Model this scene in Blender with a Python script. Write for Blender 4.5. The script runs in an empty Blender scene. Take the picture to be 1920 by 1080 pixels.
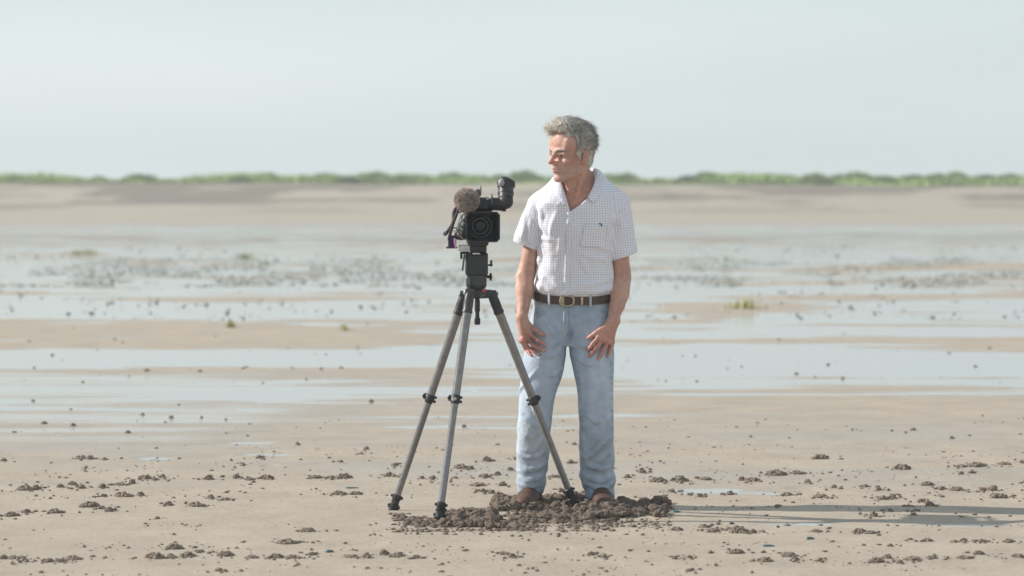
import bpy, bmesh, math, random
import numpy as np
from mathutils import Vector, Matrix

S = bpy.context.scene
C = S.collection
random.seed(7)
RNG = np.random.default_rng(11)

# ------------------------------------------------------------------ camera, sky, sun, exposure
H = 1.49            # lens height above the sand
F = 5700.0          # focal length in pixels of a 1920 wide frame
DIST = 14.0         # camera to the man
HOR = 345.0
cam = bpy.data.cameras.new('camera'); camo = bpy.data.objects.new('camera', cam); C.objects.link(camo)
camo.location = (0, -DIST, H); camo.rotation_euler = (math.radians(90), 0, 0)
cam.sensor_width = 36; cam.lens = 36*F/1920; cam.shift_y = -(540-HOR)/1920
cam.clip_end = 6000; cam.clip_start = 0.5
cam.dof.use_dof = True; cam.dof.focus_distance = DIST-0.15; cam.dof.aperture_fstop = 3.1
S.camera = camo
SUN_EL = math.radians(32); SUN_DIR = Vector((-.9925*math.cos(SUN_EL), .122*math.cos(SUN_EL), math.sin(SUN_EL)))
W = bpy.data.worlds.new('World'); S.world = W; W.use_nodes = True
nt = W.node_tree; nt.nodes.clear()
def N(nt, t, **k):
    n = nt.nodes.new(t)
    for a, b in k.items():
        if a == 'inp':
            for i, v in b.items(): n.inputs[i].default_value = v
        else: setattr(n, a, b)
    return n
sky = N(nt, 'ShaderNodeTexSky', sky_type='NISHITA', sun_disc=False, sun_elevation=SUN_EL,
        sun_rotation=math.atan2(SUN_DIR.x, SUN_DIR.y), dust_density=2.0)
tc = N(nt, 'ShaderNodeTexCoord')
mp = N(nt, 'ShaderNodeMapping'); mp.inputs['Scale'].default_value = (1.3, 1.3, 9.0); mp.inputs['Location'].default_value = (3.1, 0.4, 0.35)
nz = N(nt, 'ShaderNodeTexNoise'); nz.inputs['Scale'].default_value = 1.7; nz.inputs['Detail'].default_value = 3; nz.inputs['Roughness'].default_value = .4
cr = N(nt, 'ShaderNodeValToRGB'); cr.color_ramp.elements[0].position = .34; cr.color_ramp.elements[1].position = .6
cr.color_ramp.elements[0].color = (6.6, 7.4, 7.6, 1); cr.color_ramp.elements[1].color = (7.6, 8.35, 8.3, 1)
mx = N(nt, 'ShaderNodeMix', data_type='RGBA'); mx.inputs['Factor'].default_value = .95
bg = N(nt, 'ShaderNodeBackground'); bg.inputs['Strength'].default_value = .1
wo = N(nt, 'ShaderNodeOutputWorld')
L = nt.links.new
L(tc.outputs['Generated'], mp.inputs['Vector']); L(mp.outputs[0], nz.inputs['Vector']); L(nz.outputs['Fac'], cr.inputs[0])
L(sky.outputs[0], mx.inputs[6]); L(cr.outputs[0], mx.inputs[7]); sz_ = N(nt, 'ShaderNodeSeparateXYZ'); L(tc.outputs['Generated'], sz_.inputs[0])
er = N(nt, 'ShaderNodeValToRGB'); er.color_ramp.elements[0].position = .0; er.color_ramp.elements[1].position = .6
er.color_ramp.elements[0].color = (1, .99, .985, 1); er.color_ramp.elements[1].color = (.52, .57, .65, 1)
for q_, c_ in ((.03, (.975, .968, .96, 1)), (.065, (.925, .935, .935, 1)), (.15, (.88, .89, .91, 1))): e_ = er.color_ramp.elements.new(q_); e_.color = c_
L(sz_.outputs['Z'], er.inputs[0])
mu = N(nt, 'ShaderNodeMix', data_type='RGBA', blend_type='MULTIPLY'); mu.inputs['Factor'].default_value = 1
bg.inputs['Strength'].default_value = .1075
L(mx.outputs[2], mu.inputs[6]); L(er.outputs[0], mu.inputs[7]); L(mu.outputs[2], bg.inputs['Color']); L(bg.outputs[0], wo.inputs[0])
sl = bpy.data.lights.new('sun', 'SUN'); sl.energy = 5.0; sl.angle = math.radians(.6); sl.color = (1, .95, .87)
so = bpy.data.objects.new('sun', sl); C.objects.link(so); so.rotation_euler = SUN_DIR.to_track_quat('Z', 'Y').to_euler()
S.view_settings.view_transform = 'Standard'; S.view_settings.look = 'None'
S.view_settings.exposure = 0.04; S.view_settings.gamma = 1.0
S.cycles.max_bounces = 6; S.cycles.diffuse_bounces = 3

# ------------------------------------------------------------------ helpers
def X(px, y=0.0): return (px-960)/F*(DIST+y)
def Z(py, y=0.0): return H-(py-HOR)/F*(DIST+y)
def P(px, py, y=0.0): return np.array([X(px, y), y, Z(py, y)])
def GY(py): return H*F/(py-HOR)-DIST            # depth of a ground point from its row
def GP(px, py): y = GY(py); return (X(px, y), y)

def smooth(o):
    me = o.data if hasattr(o, 'data') else o
    me.polygons.foreach_set('use_smooth', np.ones(len(me.polygons), dtype=bool)); me.update()

def mesh_from(name, v, quads=None, tris=None):
    me = bpy.data.meshes.new(name)
    v = np.asarray(v, np.float32); faces = []
    q = np.zeros((0, 4), np.int32) if quads is None else np.asarray(quads, np.int32)
    t = np.zeros((0, 3), np.int32) if tris is None else np.asarray(tris, np.int32)
    me.vertices.add(len(v)); me.vertices.foreach_set('co', v.ravel())
    loops = np.concatenate([q.ravel(), t.ravel()])
    starts = np.concatenate([np.arange(len(q))*4, len(q)*4+np.arange(len(t))*3])
    me.loops.add(len(loops)); me.loops.foreach_set('vertex_index', loops)
    me.polygons.add(len(starts)); me.polygons.foreach_set('loop_start', starts.astype(np.int32))
    me.update(calc_edges=True); me.validate()
    return me

def link(name, me, mat=None, parent=None):
    o = bpy.data.objects.new(name, me); C.objects.link(o)
    if mat is not None and not me.materials: me.materials.append(mat)
    if parent is not None: o.parent = parent
    return o

def put(name, bm, mat, parent=None, sm=True, bevel=0, seg=2):
    """finish a bmesh given in world coordinates as one object under its thing"""
    me = bpy.data.meshes.new(name)
    if parent is not None: bmesh.ops.translate(bm, verts=bm.verts, vec=-Vector(parent.location))
    bm.to_mesh(me); bm.free()
    o = link(name, me, mat, parent)
    if sm:
        smooth(me)
        try: me.set_sharp_from_angle(angle=math.radians(40))
        except Exception: pass
    if bevel:
        m = o.modifiers.new('b', 'BEVEL'); m.width = bevel; m.segments = seg; m.limit_method = 'ANGLE'; m.angle_limit = math.radians(40)
    return o

def tag(o, label=None, cat=None, group=None, kind=None):
    if label: o['label'] = label
    if cat: o['category'] = cat
    if group: o['group'] = group
    if kind: o['kind'] = kind
    return o

def empty(name, loc):
    o = bpy.data.objects.new(name, None); C.objects.link(o); o.location = loc; o.empty_display_size = .1; return o

def attr_col(me, name, arr):
    a = me.color_attributes.new(name, 'FLOAT_COLOR', 'POINT')
    c = np.ones((len(me.vertices), 4), np.float32); c[:, :arr.shape[1]] = arr
    a.data.foreach_set('color', c.ravel())
def attr_f(me, name, arr):
    a = me.attributes.new(name, 'FLOAT', 'POINT'); a.data.foreach_set('value', np.asarray(arr, np.float32))
def attr_v(me, name, arr):
    a = me.attributes.new(name, 'FLOAT_VECTOR', 'POINT'); a.data.foreach_set('vector', np.asarray(arr, np.float32).ravel())

# value noise on a periodic lattice
_T = RNG.random((64, 64, 64)).astype(np.float32)
def vn(x, y, z):
    x, y, z = np.broadcast_arrays(np.asarray(x, np.float64), np.asarray(y, np.float64), np.asarray(z, np.float64))
    xi, yi, zi = np.floor(x), np.floor(y), np.floor(z)
    fx, fy, fz = x-xi, y-yi, z-zi
    fx, fy, fz = [f*f*(3-2*f) for f in (fx, fy, fz)]
    a, b, c = xi.astype(np.int64) & 63, yi.astype(np.int64) & 63, zi.astype(np.int64) & 63
    a1, b1, c1 = (a+1) & 63, (b+1) & 63, (c+1) & 63
    def l(p, q, t): return p+(q-p)*t
    r0 = l(l(_T[a, b, c], _T[a1, b, c], fx), l(_T[a, b1, c], _T[a1, b1, c], fx), fy)
    r1 = l(l(_T[a, b, c1], _T[a1, b, c1], fx), l(_T[a, b1, c1], _T[a1, b1, c1], fx), fy)
    return l(r0, r1, fz)*2-1
def fbm(x, y, z, o=3):
    r = 0; a = 1; s = 0
    for i in range(o):
        r = r+a*vn(x*2**i+7.3*i, y*2**i+3.1*i, z*2**i+5.7*i); s += a; a *= .5
    return r/s

# ------------------------------------------------------------------ implicit volumes and their surface
class Vol:
    def __init__(s, lo, hi, h):
        s.lo = np.array(lo, float); s.h = h
        s.n = np.ceil((np.array(hi)-s.lo)/h).astype(int)+1
        s.f = np.full(s.n, .2, np.float32)
        s.ax = [s.lo[i]+h*np.arange(s.n[i]) for i in range(3)]
    def sub(s, lo, hi):
        a = np.clip(np.floor((np.array(lo)-s.lo)/s.h).astype(int), 0, s.n)
        b = np.clip(np.ceil((np.array(hi)-s.lo)/s.h).astype(int)+1, 0, s.n)
        sl = tuple(slice(a[i], b[i]) for i in range(3))
        if any(b[i] <= a[i] for i in range(3)): return sl, None
        return sl, np.meshgrid(*[s.ax[i][sl[i]].astype(np.float32) for i in range(3)], indexing='ij', sparse=True)
    def op(s, lo, hi, fn, k=.01, mode='u'):
        m = k+.012
        sl, g = s.sub(np.array(lo)-m, np.array(hi)+m)
        if g is None: return
        d = fn(*g); A = s.f[sl]
        if mode == 'u':
            h = np.maximum(k-np.abs(A-d), 0)/k; s.f[sl] = np.minimum(A, d)-h*h*k*.25
        elif mode == 's':
            d = -d; h = np.maximum(k-np.abs(A-d), 0)/k; s.f[sl] = np.maximum(A, d)+h*h*k*.25
        elif mode == 'i':
            s.f[sl] = np.maximum(A, d)
    def cone(s, a, b, ra, rb, k=.01, mode='u', sq=None):
        a = np.array(a, float); b = np.array(b, float); ba = b-a; L2 = max(ba@ba, 1e-12); R = max(ra, rb)*(1.0 if sq is None else max(1, sq[1]))
        def fn(x, y, z):
            px, py, pz = x-a[0], y-a[1], z-a[2]
            t = np.clip((px*ba[0]+py*ba[1]+pz*ba[2])/L2, 0, 1)
            qx, qy, qz = px-t*ba[0], py-t*ba[1], pz-t*ba[2]
            if sq is not None:
                n, f = sq; c = (qx*n[0]+qy*n[1]+qz*n[2])*(1/f-1)
                qx, qy, qz = qx+c*n[0], qy+c*n[1], qz+c*n[2]
            return np.sqrt(qx*qx+qy*qy+qz*qz)-(ra+(rb-ra)*t)
        s.op(np.minimum(a, b)-R, np.maximum(a, b)+R, fn, k, mode)
    def chain(s, pts, k=.008, mode='u'):
        for p, q in zip(pts[:-1], pts[1:]): s.cone(p[0], q[0], p[1], q[1], k, mode)
    def ell(s, c, r, M=None, k=.01, mode='u'):
        c = np.array(c, float); r = np.array(r, float); M = np.eye(3) if M is None else np.array(M)   # rows: local axes
        R = r.max(); rm = r.min()
        def fn(x, y, z):
            px, py, pz = x-c[0], y-c[1], z-c[2]
            u = [(px*M[i][0]+py*M[i][1]+pz*M[i][2])/r[i] for i in range(3)]
            k0 = np.sqrt(u[0]**2+u[1]**2+u[2]**2)
            u2 = [u[i]/r[i] for i in range(3)]
            k1 = np.sqrt(u2[0]**2+u2[1]**2+u2[2]**2)+1e-6
            return k0*(k0-1)/k1
        s.op(c-R, c+R, fn, k, mode)
    def zloft(s, rows, k=.01, mode='u', e=2.3, disp=None):
        """rows: (z, cx, ax, cy, ay front, ay back), any order"""
        r = np.array(sorted(rows)); zz = r[:, 0]
        z0, z1 = zz[0], zz[-1]
        lo = [(r[:, 1]-r[:, 2]).min(), (r[:, 3]-r[:, 4]).min(), z0]; hi = [(r[:, 1]+r[:, 2]).max(), (r[:, 3]+r[:, 5]).max(), z1]
        def spl(z, c):      # smooth (monotone-ish) interpolation
            m = np.gradient(r[:, c], zz)
            i = np.clip(np.searchsorted(zz, z)-1, 0, len(zz)-2); h = zz[i+1]-zz[i]; t = np.clip((z-zz[i])/h, 0, 1)
            return (2*t**3-3*t**2+1)*r[i, c]+(t**3-2*t**2+t)*h*m[i]+(-2*t**3+3*t**2)*r[i+1, c]+(t**3-t**2)*h*m[i+1]
        def fn(x, y, z):
            cx, ax, cy, af, ab = [spl(z, c).astype(np.float32) for c in (1, 2, 3, 4, 5)]
            dx = np.abs(x-cx)/ax; dy = y-cy; ay = np.where(dy < 0, af, ab); dy = np.abs(dy)/ay
            q = (dx**e+dy**e)**(1/e); d = (q-1)*np.minimum(ax, ay)
            if disp is not None: d = d+disp(x, y, z)
            return np.maximum(d, np.maximum(z0-z, z-z1))
        s.op(lo, hi, fn, k, mode)
    def add(s, fn, band=.02):
        """add fn(x,y,z) to the field near the surface"""
        idx = np.nonzero(np.abs(s.f) < band)
        x, y, z = [s.lo[i]+s.h*idx[i] for i in range(3)]
        s.f[idx] += fn(x, y, z).astype(np.float32)
    def front(s, x, z):
        i = int(round((x-s.lo[0])/s.h)); k = int(round((z-s.lo[2])/s.h))
        i = min(max(i, 0), s.n[0]-1); k = min(max(k, 0), s.n[2]-1)
        col = s.f[i, :, k]; j = np.nonzero(col < 0)[0]
        if len(j) == 0: return None
        j = j[0]
        if j == 0: return s.lo[1]
        a, b = col[j-1], col[j]
        return s.lo[1]+s.h*(j-1+a/(a-b))
    def mesh(s):
        f = s.f; B = f < 0
        for ax in range(3):       # never open at the border
            for e in (0, -1):
                sl = [slice(None)]*3; sl[ax] = e; B[tuple(sl)] = False; f[tuple(sl)] = np.maximum(f[tuple(sl)], 1e-4)
        n = s.n
        def cs(A, i, j, k): return A[i:n[0]-1+i, j:n[1]-1+j, k:n[2]-1+k]
        cnt = np.zeros(n-1, np.int8)
        for i in (0, 1):
            for j in (0, 1):
                for k in (0, 1): cnt += cs(B, i, j, k)
        act = (cnt > 0) & (cnt < 8)
        I, J, K = np.nonzero(act)
        idx = np.full(n-1, -1, np.int32); idx[I, J, K] = np.arange(len(I))
        acc = np.zeros((len(I), 3)); c = np.zeros(len(I))
        cor = [(i, j, k) for i in (0, 1) for j in (0, 1) for k in (0, 1)]
        for a in cor:
            for ax in range(3):
                if a[ax] == 0:
                    b = list(a); b[ax] = 1
                    fa = f[I+a[0], J+a[1], K+a[2]]; fb = f[I+b[0], J+b[1], K+b[2]]
                    m = (fa < 0) != (fb < 0); t = np.where(m, fa/np.where(m, fa-fb, 1), 0)
                    p = np.zeros((len(I), 3)); p[:] = a; p[:, ax] = t
                    acc += p*m[:, None]; c += m
        v = s.lo+s.h*(np.stack([I, J, K], 1)+acc/c[:, None])
        qs = []
        for ax in range(3):
            o1, o2 = [(1, 2), (2, 0), (0, 1)][ax]
            sa = [slice(1, None)]*3; sb = [slice(1, None)]*3
            sa[ax] = slice(0, -1); sb[ax] = slice(1, None)
            E0 = B[tuple(sa)]; E1 = B[tuple(sb)]
            D = np.nonzero(E0 != E1); flip = ~E0[D]
            g = [D[0]+1, D[1]+1, D[2]+1]; g[ax] = D[ax]
            ok = (g[0] < n[0]-1) & (g[1] < n[1]-1) & (g[2] < n[2]-1)
            g = [q[ok] for q in g]; flip = flip[ok]
            def at(d1, d2):
                q = [g[0].copy(), g[1].copy(), g[2].copy()]; q[o1] -= d1; q[o2] -= d2
                return idx[q[0], q[1], q[2]]
            q = np.stack([at(1, 1), at(0, 1), at(0, 0), at(1, 0)], 1)
            q[flip] = q[flip][:, ::-1]
            qs.append(q)
        q = np.concatenate(qs); q = q[(q >= 0).all(1)]
        return v, q

def obj_from_vol(vol, name, mat, parent, relax=1):
    v, q = vol.mesh()
    for _ in range(relax):       # light smoothing of the net
        e = np.concatenate([q[:, [0, 1]], q[:, [1, 2]], q[:, [2, 3]], q[:, [3, 0]]])
        acc = np.zeros_like(v); c = np.zeros(len(v))
        for a, b in ((0, 1), (1, 0)):
            for d in range(3): acc[:, d] += np.bincount(e[:, a], v[e[:, b], d], len(v))
            c += np.bincount(e[:, a], minlength=len(v))
        v = v*.5+.5*acc/np.maximum(c, 1)[:, None]
    base = np.array(parent.location) if parent is not None else np.zeros(3)
    me = mesh_from(name, v-base, q); smooth(me)
    return link(name, me, mat, parent), v

# ------------------------------------------------------------------ materials
def mat(name, col, rough=.6, metal=0, spec=.5, vary=0, vscale=20, bump=0, bscale=60, attr=None, coat=0, sss=0, sheen=0, detail=4):
    m = bpy.data.materials.new(name); m.use_nodes = True; nt = m.node_tree; b = nt.nodes['Principled BSDF']; L = nt.links.new
    b.inputs['Roughness'].default_value = rough; b.inputs['Metallic'].default_value = metal
    b.inputs['Specular IOR Level'].default_value = spec; b.inputs['Coat Weight'].default_value = coat
    b.inputs['Sheen Weight'].default_value = sheen
    if sss:
        b.inputs['Subsurface Weight'].default_value = sss; b.inputs['Subsurface Radius'].default_value = (1, .3, .15); b.inputs['Subsurface Scale'].default_value = .006
    tc = N(nt, 'ShaderNodeTexCoord')
    if attr:
        a = N(nt, 'ShaderNodeAttribute', attribute_name=attr); src = a.outputs['Color']
    else:
        r = N(nt, 'ShaderNodeRGB'); r.outputs[0].default_value = (*col, 1); src = r.outputs[0]
    if vary:
        n = N(nt, 'ShaderNodeTexNoise'); n.inputs['Scale'].default_value = vscale; n.inputs['Detail'].default_value = detail
        mr = N(nt, 'ShaderNodeMapRange'); mr.inputs[1].default_value = .3; mr.inputs[2].default_value = .7; mr.inputs[3].default_value = 1-vary; mr.inputs[4].default_value = 1+vary
        vm = N(nt, 'ShaderNodeVectorMath', operation='SCALE')
        L(tc.outputs['Object'], n.inputs['Vector']); L(n.outputs['Fac'], mr.inputs[0]); L(src, vm.inputs[0]); L(mr.outputs[0], vm.inputs['Scale']); src = vm.outputs[0]
    L(src, b.inputs['Base Color'])
    if bump:
        n = N(nt, 'ShaderNodeTexNoise'); n.inputs['Scale'].default_value = bscale; n.inputs['Detail'].default_value = 4
        bp = N(nt, 'ShaderNodeBump'); bp.inputs['Strength'].default_value = 1; bp.inputs['Distance'].default_value = bump
        L(tc.outputs['Object'], n.inputs['Vector']); L(n.outputs['Fac'], bp.inputs['Height']); L(bp.outputs[0], b.inputs['Normal'])
    return m

M = {}
M['black'] = mat('black_plastic', (.022, .022, .028), .5, vary=.25, bump=.0004, bscale=300)
M['gloss'] = mat('black_gloss', (.012, .012, .016), .18)
M['glass'] = mat('lens_glass', (.012, .02, .03), .06, spec=.35)
M['dark'] = mat('dark_grey_metal', (.05, .05, .056), .42, metal=.2, vary=.2)
M['graymetal'] = mat('grey_cast_metal', (.14, .145, .16), .45, metal=.4, vary=.15)
M['silver'] = mat('silver_metal', (.5, .5, .5), .32, metal=.8, vary=.15, vscale=60)
M['carbon'] = mat('grey_carbon_tube', (.24, .23, .235), .30, metal=.55, vary=.16, vscale=40)
M['grip'] = mat('grey_rubber', (.35, .35, .34), .5, vary=.2)
M['fur'] = mat('grey_brown_fur', (.33, .28, .26), .9, attr='col')
M['strap'] = mat('dark_violet_webbing', (.035, .028, .06), .7, vary=.2)
M['cable'] = mat('brown_cable', (.10, .07, .06), .6)
M['violet'] = mat('violet_highlight_tint', (.35, .05, .4), .12, metal=.7)  # colour of the painted highlight streak on the control box
M['red'] = mat('red_plastic', (.6, .03, .02), .4)
M['white'] = mat('white_print', (.7, .7, .7), .5)
M['skin'] = mat('weathered_skin', (.5, .3, .22), .5, attr='col', vary=.10, vscale=55, bump=.0012, bscale=120, sss=.25, spec=.45)
M['hair'] = mat('grey_hair', (.3, .28, .26), .6, attr='col', spec=.35)
M['eye'] = mat('eye', (.1, .09, .08), .15, attr='col')
M['leather'] = mat('dark_brown_leather', (.068, .036, .028), .45, vary=.3, vscale=40, bump=.0008, bscale=150)
M['boot'] = mat('brown_boot_leather', (.10, .055, .042), .6, spec=.25, vary=.35, vscale=18, bump=.0015, bscale=90)
M['buckle'] = mat('worn_brass', (.42, .36, .26), .38, metal=.7, vary=.35, vscale=120)
M['button'] = mat('pearl_button', (.75, .7, .6), .3)
M['seam'] = mat('faded_seam', (.46, .50, .55), .9)
M['stitch'] = mat('stitching', (.16, .20, .28), .9)

def denim_mat():
    m = mat('faded_denim', (.3, .38, .5), .92, attr='col', vary=.12, vscale=24, bump=.006, bscale=26, spec=.12, sheen=.15)
    return m
M['denim'] = denim_mat()

def check_mat():
    m = bpy.data.materials.new('checked_cotton'); m.use_nodes = True; nt = m.node_tree; b = nt.nodes['Principled BSDF']; L = nt.links.new
    a = N(nt, 'ShaderNodeAttribute', attribute_name='weave'); sp = N(nt, 'ShaderNodeSeparateXYZ'); L(a.outputs['Vector'], sp.inputs[0])
    outs = []
    for i in (0, 1):
        d = N(nt, 'ShaderNodeMath', operation='DIVIDE'); d.inputs[1].default_value = .0112
        f = N(nt, 'ShaderNodeMath', operation='PINGPONG'); f.inputs[1].default_value = .5
        r = N(nt, 'ShaderNodeMapRange'); r.inputs[1].default_value = .12; r.inputs[2].default_value = .21; r.inputs[3].default_value = 1; r.inputs[4].default_value = 0
        L(sp.outputs[i], d.inputs[0]); L(d.outputs[0], f.inputs[0]); L(f.outputs[0], r.inputs[0]); outs.append(r.outputs[0])
    m1 = N(nt, 'ShaderNodeMix', data_type='RGBA', blend_type='MULTIPLY'); m1.inputs[6].default_value = (.87, .87, .90, 1); m1.inputs[7].default_value = (.80, .80, .91, 1)
    m2 = N(nt, 'ShaderNodeMix', data_type='RGBA', blend_type='MULTIPLY'); m2.inputs[7].default_value = (.80, .80, .90, 1)
    L(outs[0], m1.inputs[0]); L(outs[1], m2.inputs[0]); L(m1.outputs[2], m2.inputs[6]); L(m2.outputs[2], b.inputs['Base Color'])
    b.inputs['Roughness'].default_value = .85; b.inputs['Specular IOR Level'].default_value = .2; b.inputs['Sheen Weight'].default_value = .2
    tc = N(nt, 'ShaderNodeTexCoord'); n = N(nt, 'ShaderNodeTexNoise'); n.inputs['Scale'].default_value = 26; n.inputs['Detail'].default_value = 4
    bp = N(nt, 'ShaderNodeBump'); bp.inputs['Distance'].default_value = .007; bp.inputs['Strength'].default_value = .7
    L(tc.outputs['Object'], n.inputs['Vector']); L(n.outputs['Fac'], bp.inputs['Height']); L(bp.outputs[0], b.inputs['Normal'])
    return m
M['check'] = check_mat()

def sand_mat():
    m = bpy.data.materials.new('damp_sand'); m.use_nodes = True; nt = m.node_tree; b = nt.nodes['Principled BSDF']; L = nt.links.new
    wet = N(nt, 'ShaderNodeAttribute', attribute_name='wet'); dirt = N(nt, 'ShaderNodeAttribute', attribute_name='bank')
    geo = N(nt, 'ShaderNodeNewGeometry')
    n1 = N(nt, 'ShaderNodeTexNoise'); n1.inputs['Scale'].default_value = 2.2; n1.inputs['Detail'].default_value = 8; n1.inputs['Roughness'].default_value = .65
    n2 = N(nt, 'ShaderNodeTexNoise'); n2.inputs['Scale'].default_value = 90; n2.inputs['Detail'].default_value = 3
    L(geo.outputs['Position'], n1.inputs['Vector']); L(geo.outputs['Position'], n2.inputs['Vector'])
    r = N(nt, 'ShaderNodeValToRGB'); r.color_ramp.elements[0].position = .3; r.color_ramp.elements[1].position = .72
    r.color_ramp.elements[0].color = (.365, .305, .24, 1); r.color_ramp.elements[1].color = (.47, .395, .312, 1)
    L(n1.outputs['Fac'], r.inputs[0])
    # grains
    gr = N(nt, 'ShaderNodeMapRange'); gr.inputs[1].default_value = .35; gr.inputs[2].default_value = .65; gr.inputs[3].default_value = .86; gr.inputs[4].default_value = 1.12
    L(n2.outputs['Fac'], gr.inputs[0])
    sc = N(nt, 'ShaderNodeVectorMath', operation='SCALE'); L(r.outputs[0], sc.inputs[0]); L(gr.outputs[0], sc.inputs['Scale'])
    # dark wet tone
    dk = N(nt, 'ShaderNodeMix', data_type='RGBA'); dk.inputs[7].default_value = (.29, .26, .225, 1); L(sc.outputs[0], dk.inputs[6])
    wm = N(nt, 'ShaderNodeMath', operation='MULTIPLY'); wm.inputs[1].default_value = .5; L(wet.outputs['Fac'], wm.inputs[0]); L(wm.outputs[0], dk.inputs[0])
    bk = N(nt, 'ShaderNodeMix', data_type='RGBA'); bk.inputs[7].default_value = (.20, .165, .125, 1)
    L(dk.outputs[2], bk.inputs[6]); L(dirt.outputs['Fac'], bk.inputs[0]); L(bk.outputs[2], b.inputs['Base Color'])
    rr = N(nt, 'ShaderNodeMapRange'); rr.inputs[1].default_value = 0; rr.inputs[2].default_value = .7; rr.inputs[3].default_value = .8; rr.inputs[4].default_value = .11
    L(wet.outputs['Fac'], rr.inputs[0]); L(rr.outputs[0], b.inputs['Roughness'])
    b.inputs['Specular IOR Level'].default_value = .45
    n2.inputs['Detail'].default_value = 6; n2.inputs['Scale'].default_value = 55; n2.inputs['Roughness'].default_value = .7
    mm = N(nt, 'ShaderNodeMath', operation='MULTIPLY_ADD'); mm.inputs[1].default_value = .35; L(n2.outputs['Fac'], mm.inputs[0]); L(n1.outputs['Fac'], mm.inputs[2])
    bp = N(nt, 'ShaderNodeBump'); bp.inputs['Distance'].default_value = .012; bs = N(nt, 'ShaderNodeMapRange'); bs.inputs[3].default_value = .7; bs.inputs[4].default_value = .03
    L(wet.outputs['Fac'], bs.inputs[0]); L(bs.outputs[0], bp.inputs['Strength']); L(mm.outputs[0], bp.inputs['Height']); L(bp.outputs[0], b.inputs['Normal'])
    return m
M['sand'] = sand_mat()
M['clod'] = mat('sand_clod', (.225, .18, .145), .85, vary=.2, vscale=4, bump=.0012, bscale=12, spec=.25)
M['mud'] = mat('dug_wet_sand', (.15, .112, .085), .75, vary=.3, vscale=30, bump=.006, bscale=140, spec=.3)
M['speck'] = mat('dark_casts', (.17, .16, .12), .85, vary=.35, vscale=3)
M['pebble'] = mat('dark_green_shell', (.07, .12, .12), .45, vary=.4, vscale=30)
M['shell'] = mat('pale_shell', (.7, .68, .62), .5)
M['leaf'] = mat('dune_leaf', (.11, .19, .055), .7, attr='col', spec=.2)

def water_mat():
    m = bpy.data.materials.new('shallow_water'); m.use_nodes = True; nt = m.node_tree; b = nt.nodes['Principled BSDF']; L = nt.links.new
    b.inputs['Base Color'].default_value = (.30, .30, .285, 1); b.inputs['Roughness'].default_value = .09; b.inputs['IOR'].default_value = 1.38; b.inputs['Specular IOR Level'].default_value = .6
    geo = N(nt, 'ShaderNodeNewGeometry'); mp = N(nt, 'ShaderNodeMapping'); mp.inputs['Scale'].default_value = (1.2, 5, 1)
    n = N(nt, 'ShaderNodeTexNoise'); n.inputs['Scale'].default_value = 3; n.inputs['Detail'].default_value = 4
    bp = N(nt, 'ShaderNodeBump'); bp.inputs['Distance'].default_value = .004; bp.inputs['Strength'].default_value = .35
    L(geo.outputs['Position'], mp.inputs[0]); L(mp.outputs[0], n.inputs['Vector']); L(n.outputs['Fac'], bp.inputs['Height']); L(bp.outputs[0], b.inputs['Normal'])
    return m
M['water'] = water_mat()

# ------------------------------------------------------------------ the beach
# bars and pools read off the photograph as places on the flat: (x, row) of a 1920 frame -> metres through GP
LENS = [  # x0, x1, row0, row1, tilt (rows over the span), strength (+ water, - sand)
    (-700, 760, 604, 655, 6, -1.5), (300, 900, 628, 646, 4, -.9), (-600, 900, 655, 689, 0, .8), (330, 600, 671, 679, 0, -.9),
    (-700, 950, 690, 706, 0, -.8), (-800, 60, 716, 770, 0, .35),
    (1160, 2400, 650, 716, 22, .85), (1420, 2600, 636, 664, 14, -1.3), (1160, 1330, 645, 660, 0, -.5), (1130, 2500, 716, 900, 0, -.5),
    (1640, 1800, 742, 749, 0, .6), (1230, 1560, 737, 744, 0, .25), (1230, 1400, 575, 604, 0, -.8), (1240, 1560, 566, 584, 4, -1.0), (1380, 2500, 552, 566, 0, -1.0),
    (1250, 2500, 520, 530, -10, -.9), (1500, 2500, 492, 506, -14, -1.1), (180, 860, 556, 565, -3, -1.1), (-300, 300, 545, 552, 0, -.6),
    (900, 1200, 600, 640, 0, .5), (1250, 1500, 912, 938, 3, .85), (1500, 1560, 916, 924, 0, .7), (1560, 1660, 952, 958, 0, .7),
    (1390, 1560, 981, 991, 0, .45), (1700, 1900, 984, 992, 0, .55), (440, 520, 829, 834, 0, .5),
   (350, 420, 820, 824, 0, .4), (450, 560, 852, 860, 0, .6), (490, 520, 876, 881, 0, .7), (240, 320, 860, 868, 0, .45),
    (1740, 1870, 866, 872, 0, .5), (1600, 1740, 892, 900, 0, .5), (1830, 1960, 898, 906, 0, .6), (1640, 1760, 856, 862, 0, .4),
    (1460, 1700, 852, 866, 0, .35), (1680, 1760, 835, 842, 0, .5), (1420, 1470, 826, 832, 0, .4), (1860, 2000, 842, 850, 0, .5),
    (1860, 1960, 1044, 1066, 0, .6), (640, 760, 1020, 1030, 0, .35), (1100, 1160, 1060, 1070, 0, .3),
]
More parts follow.
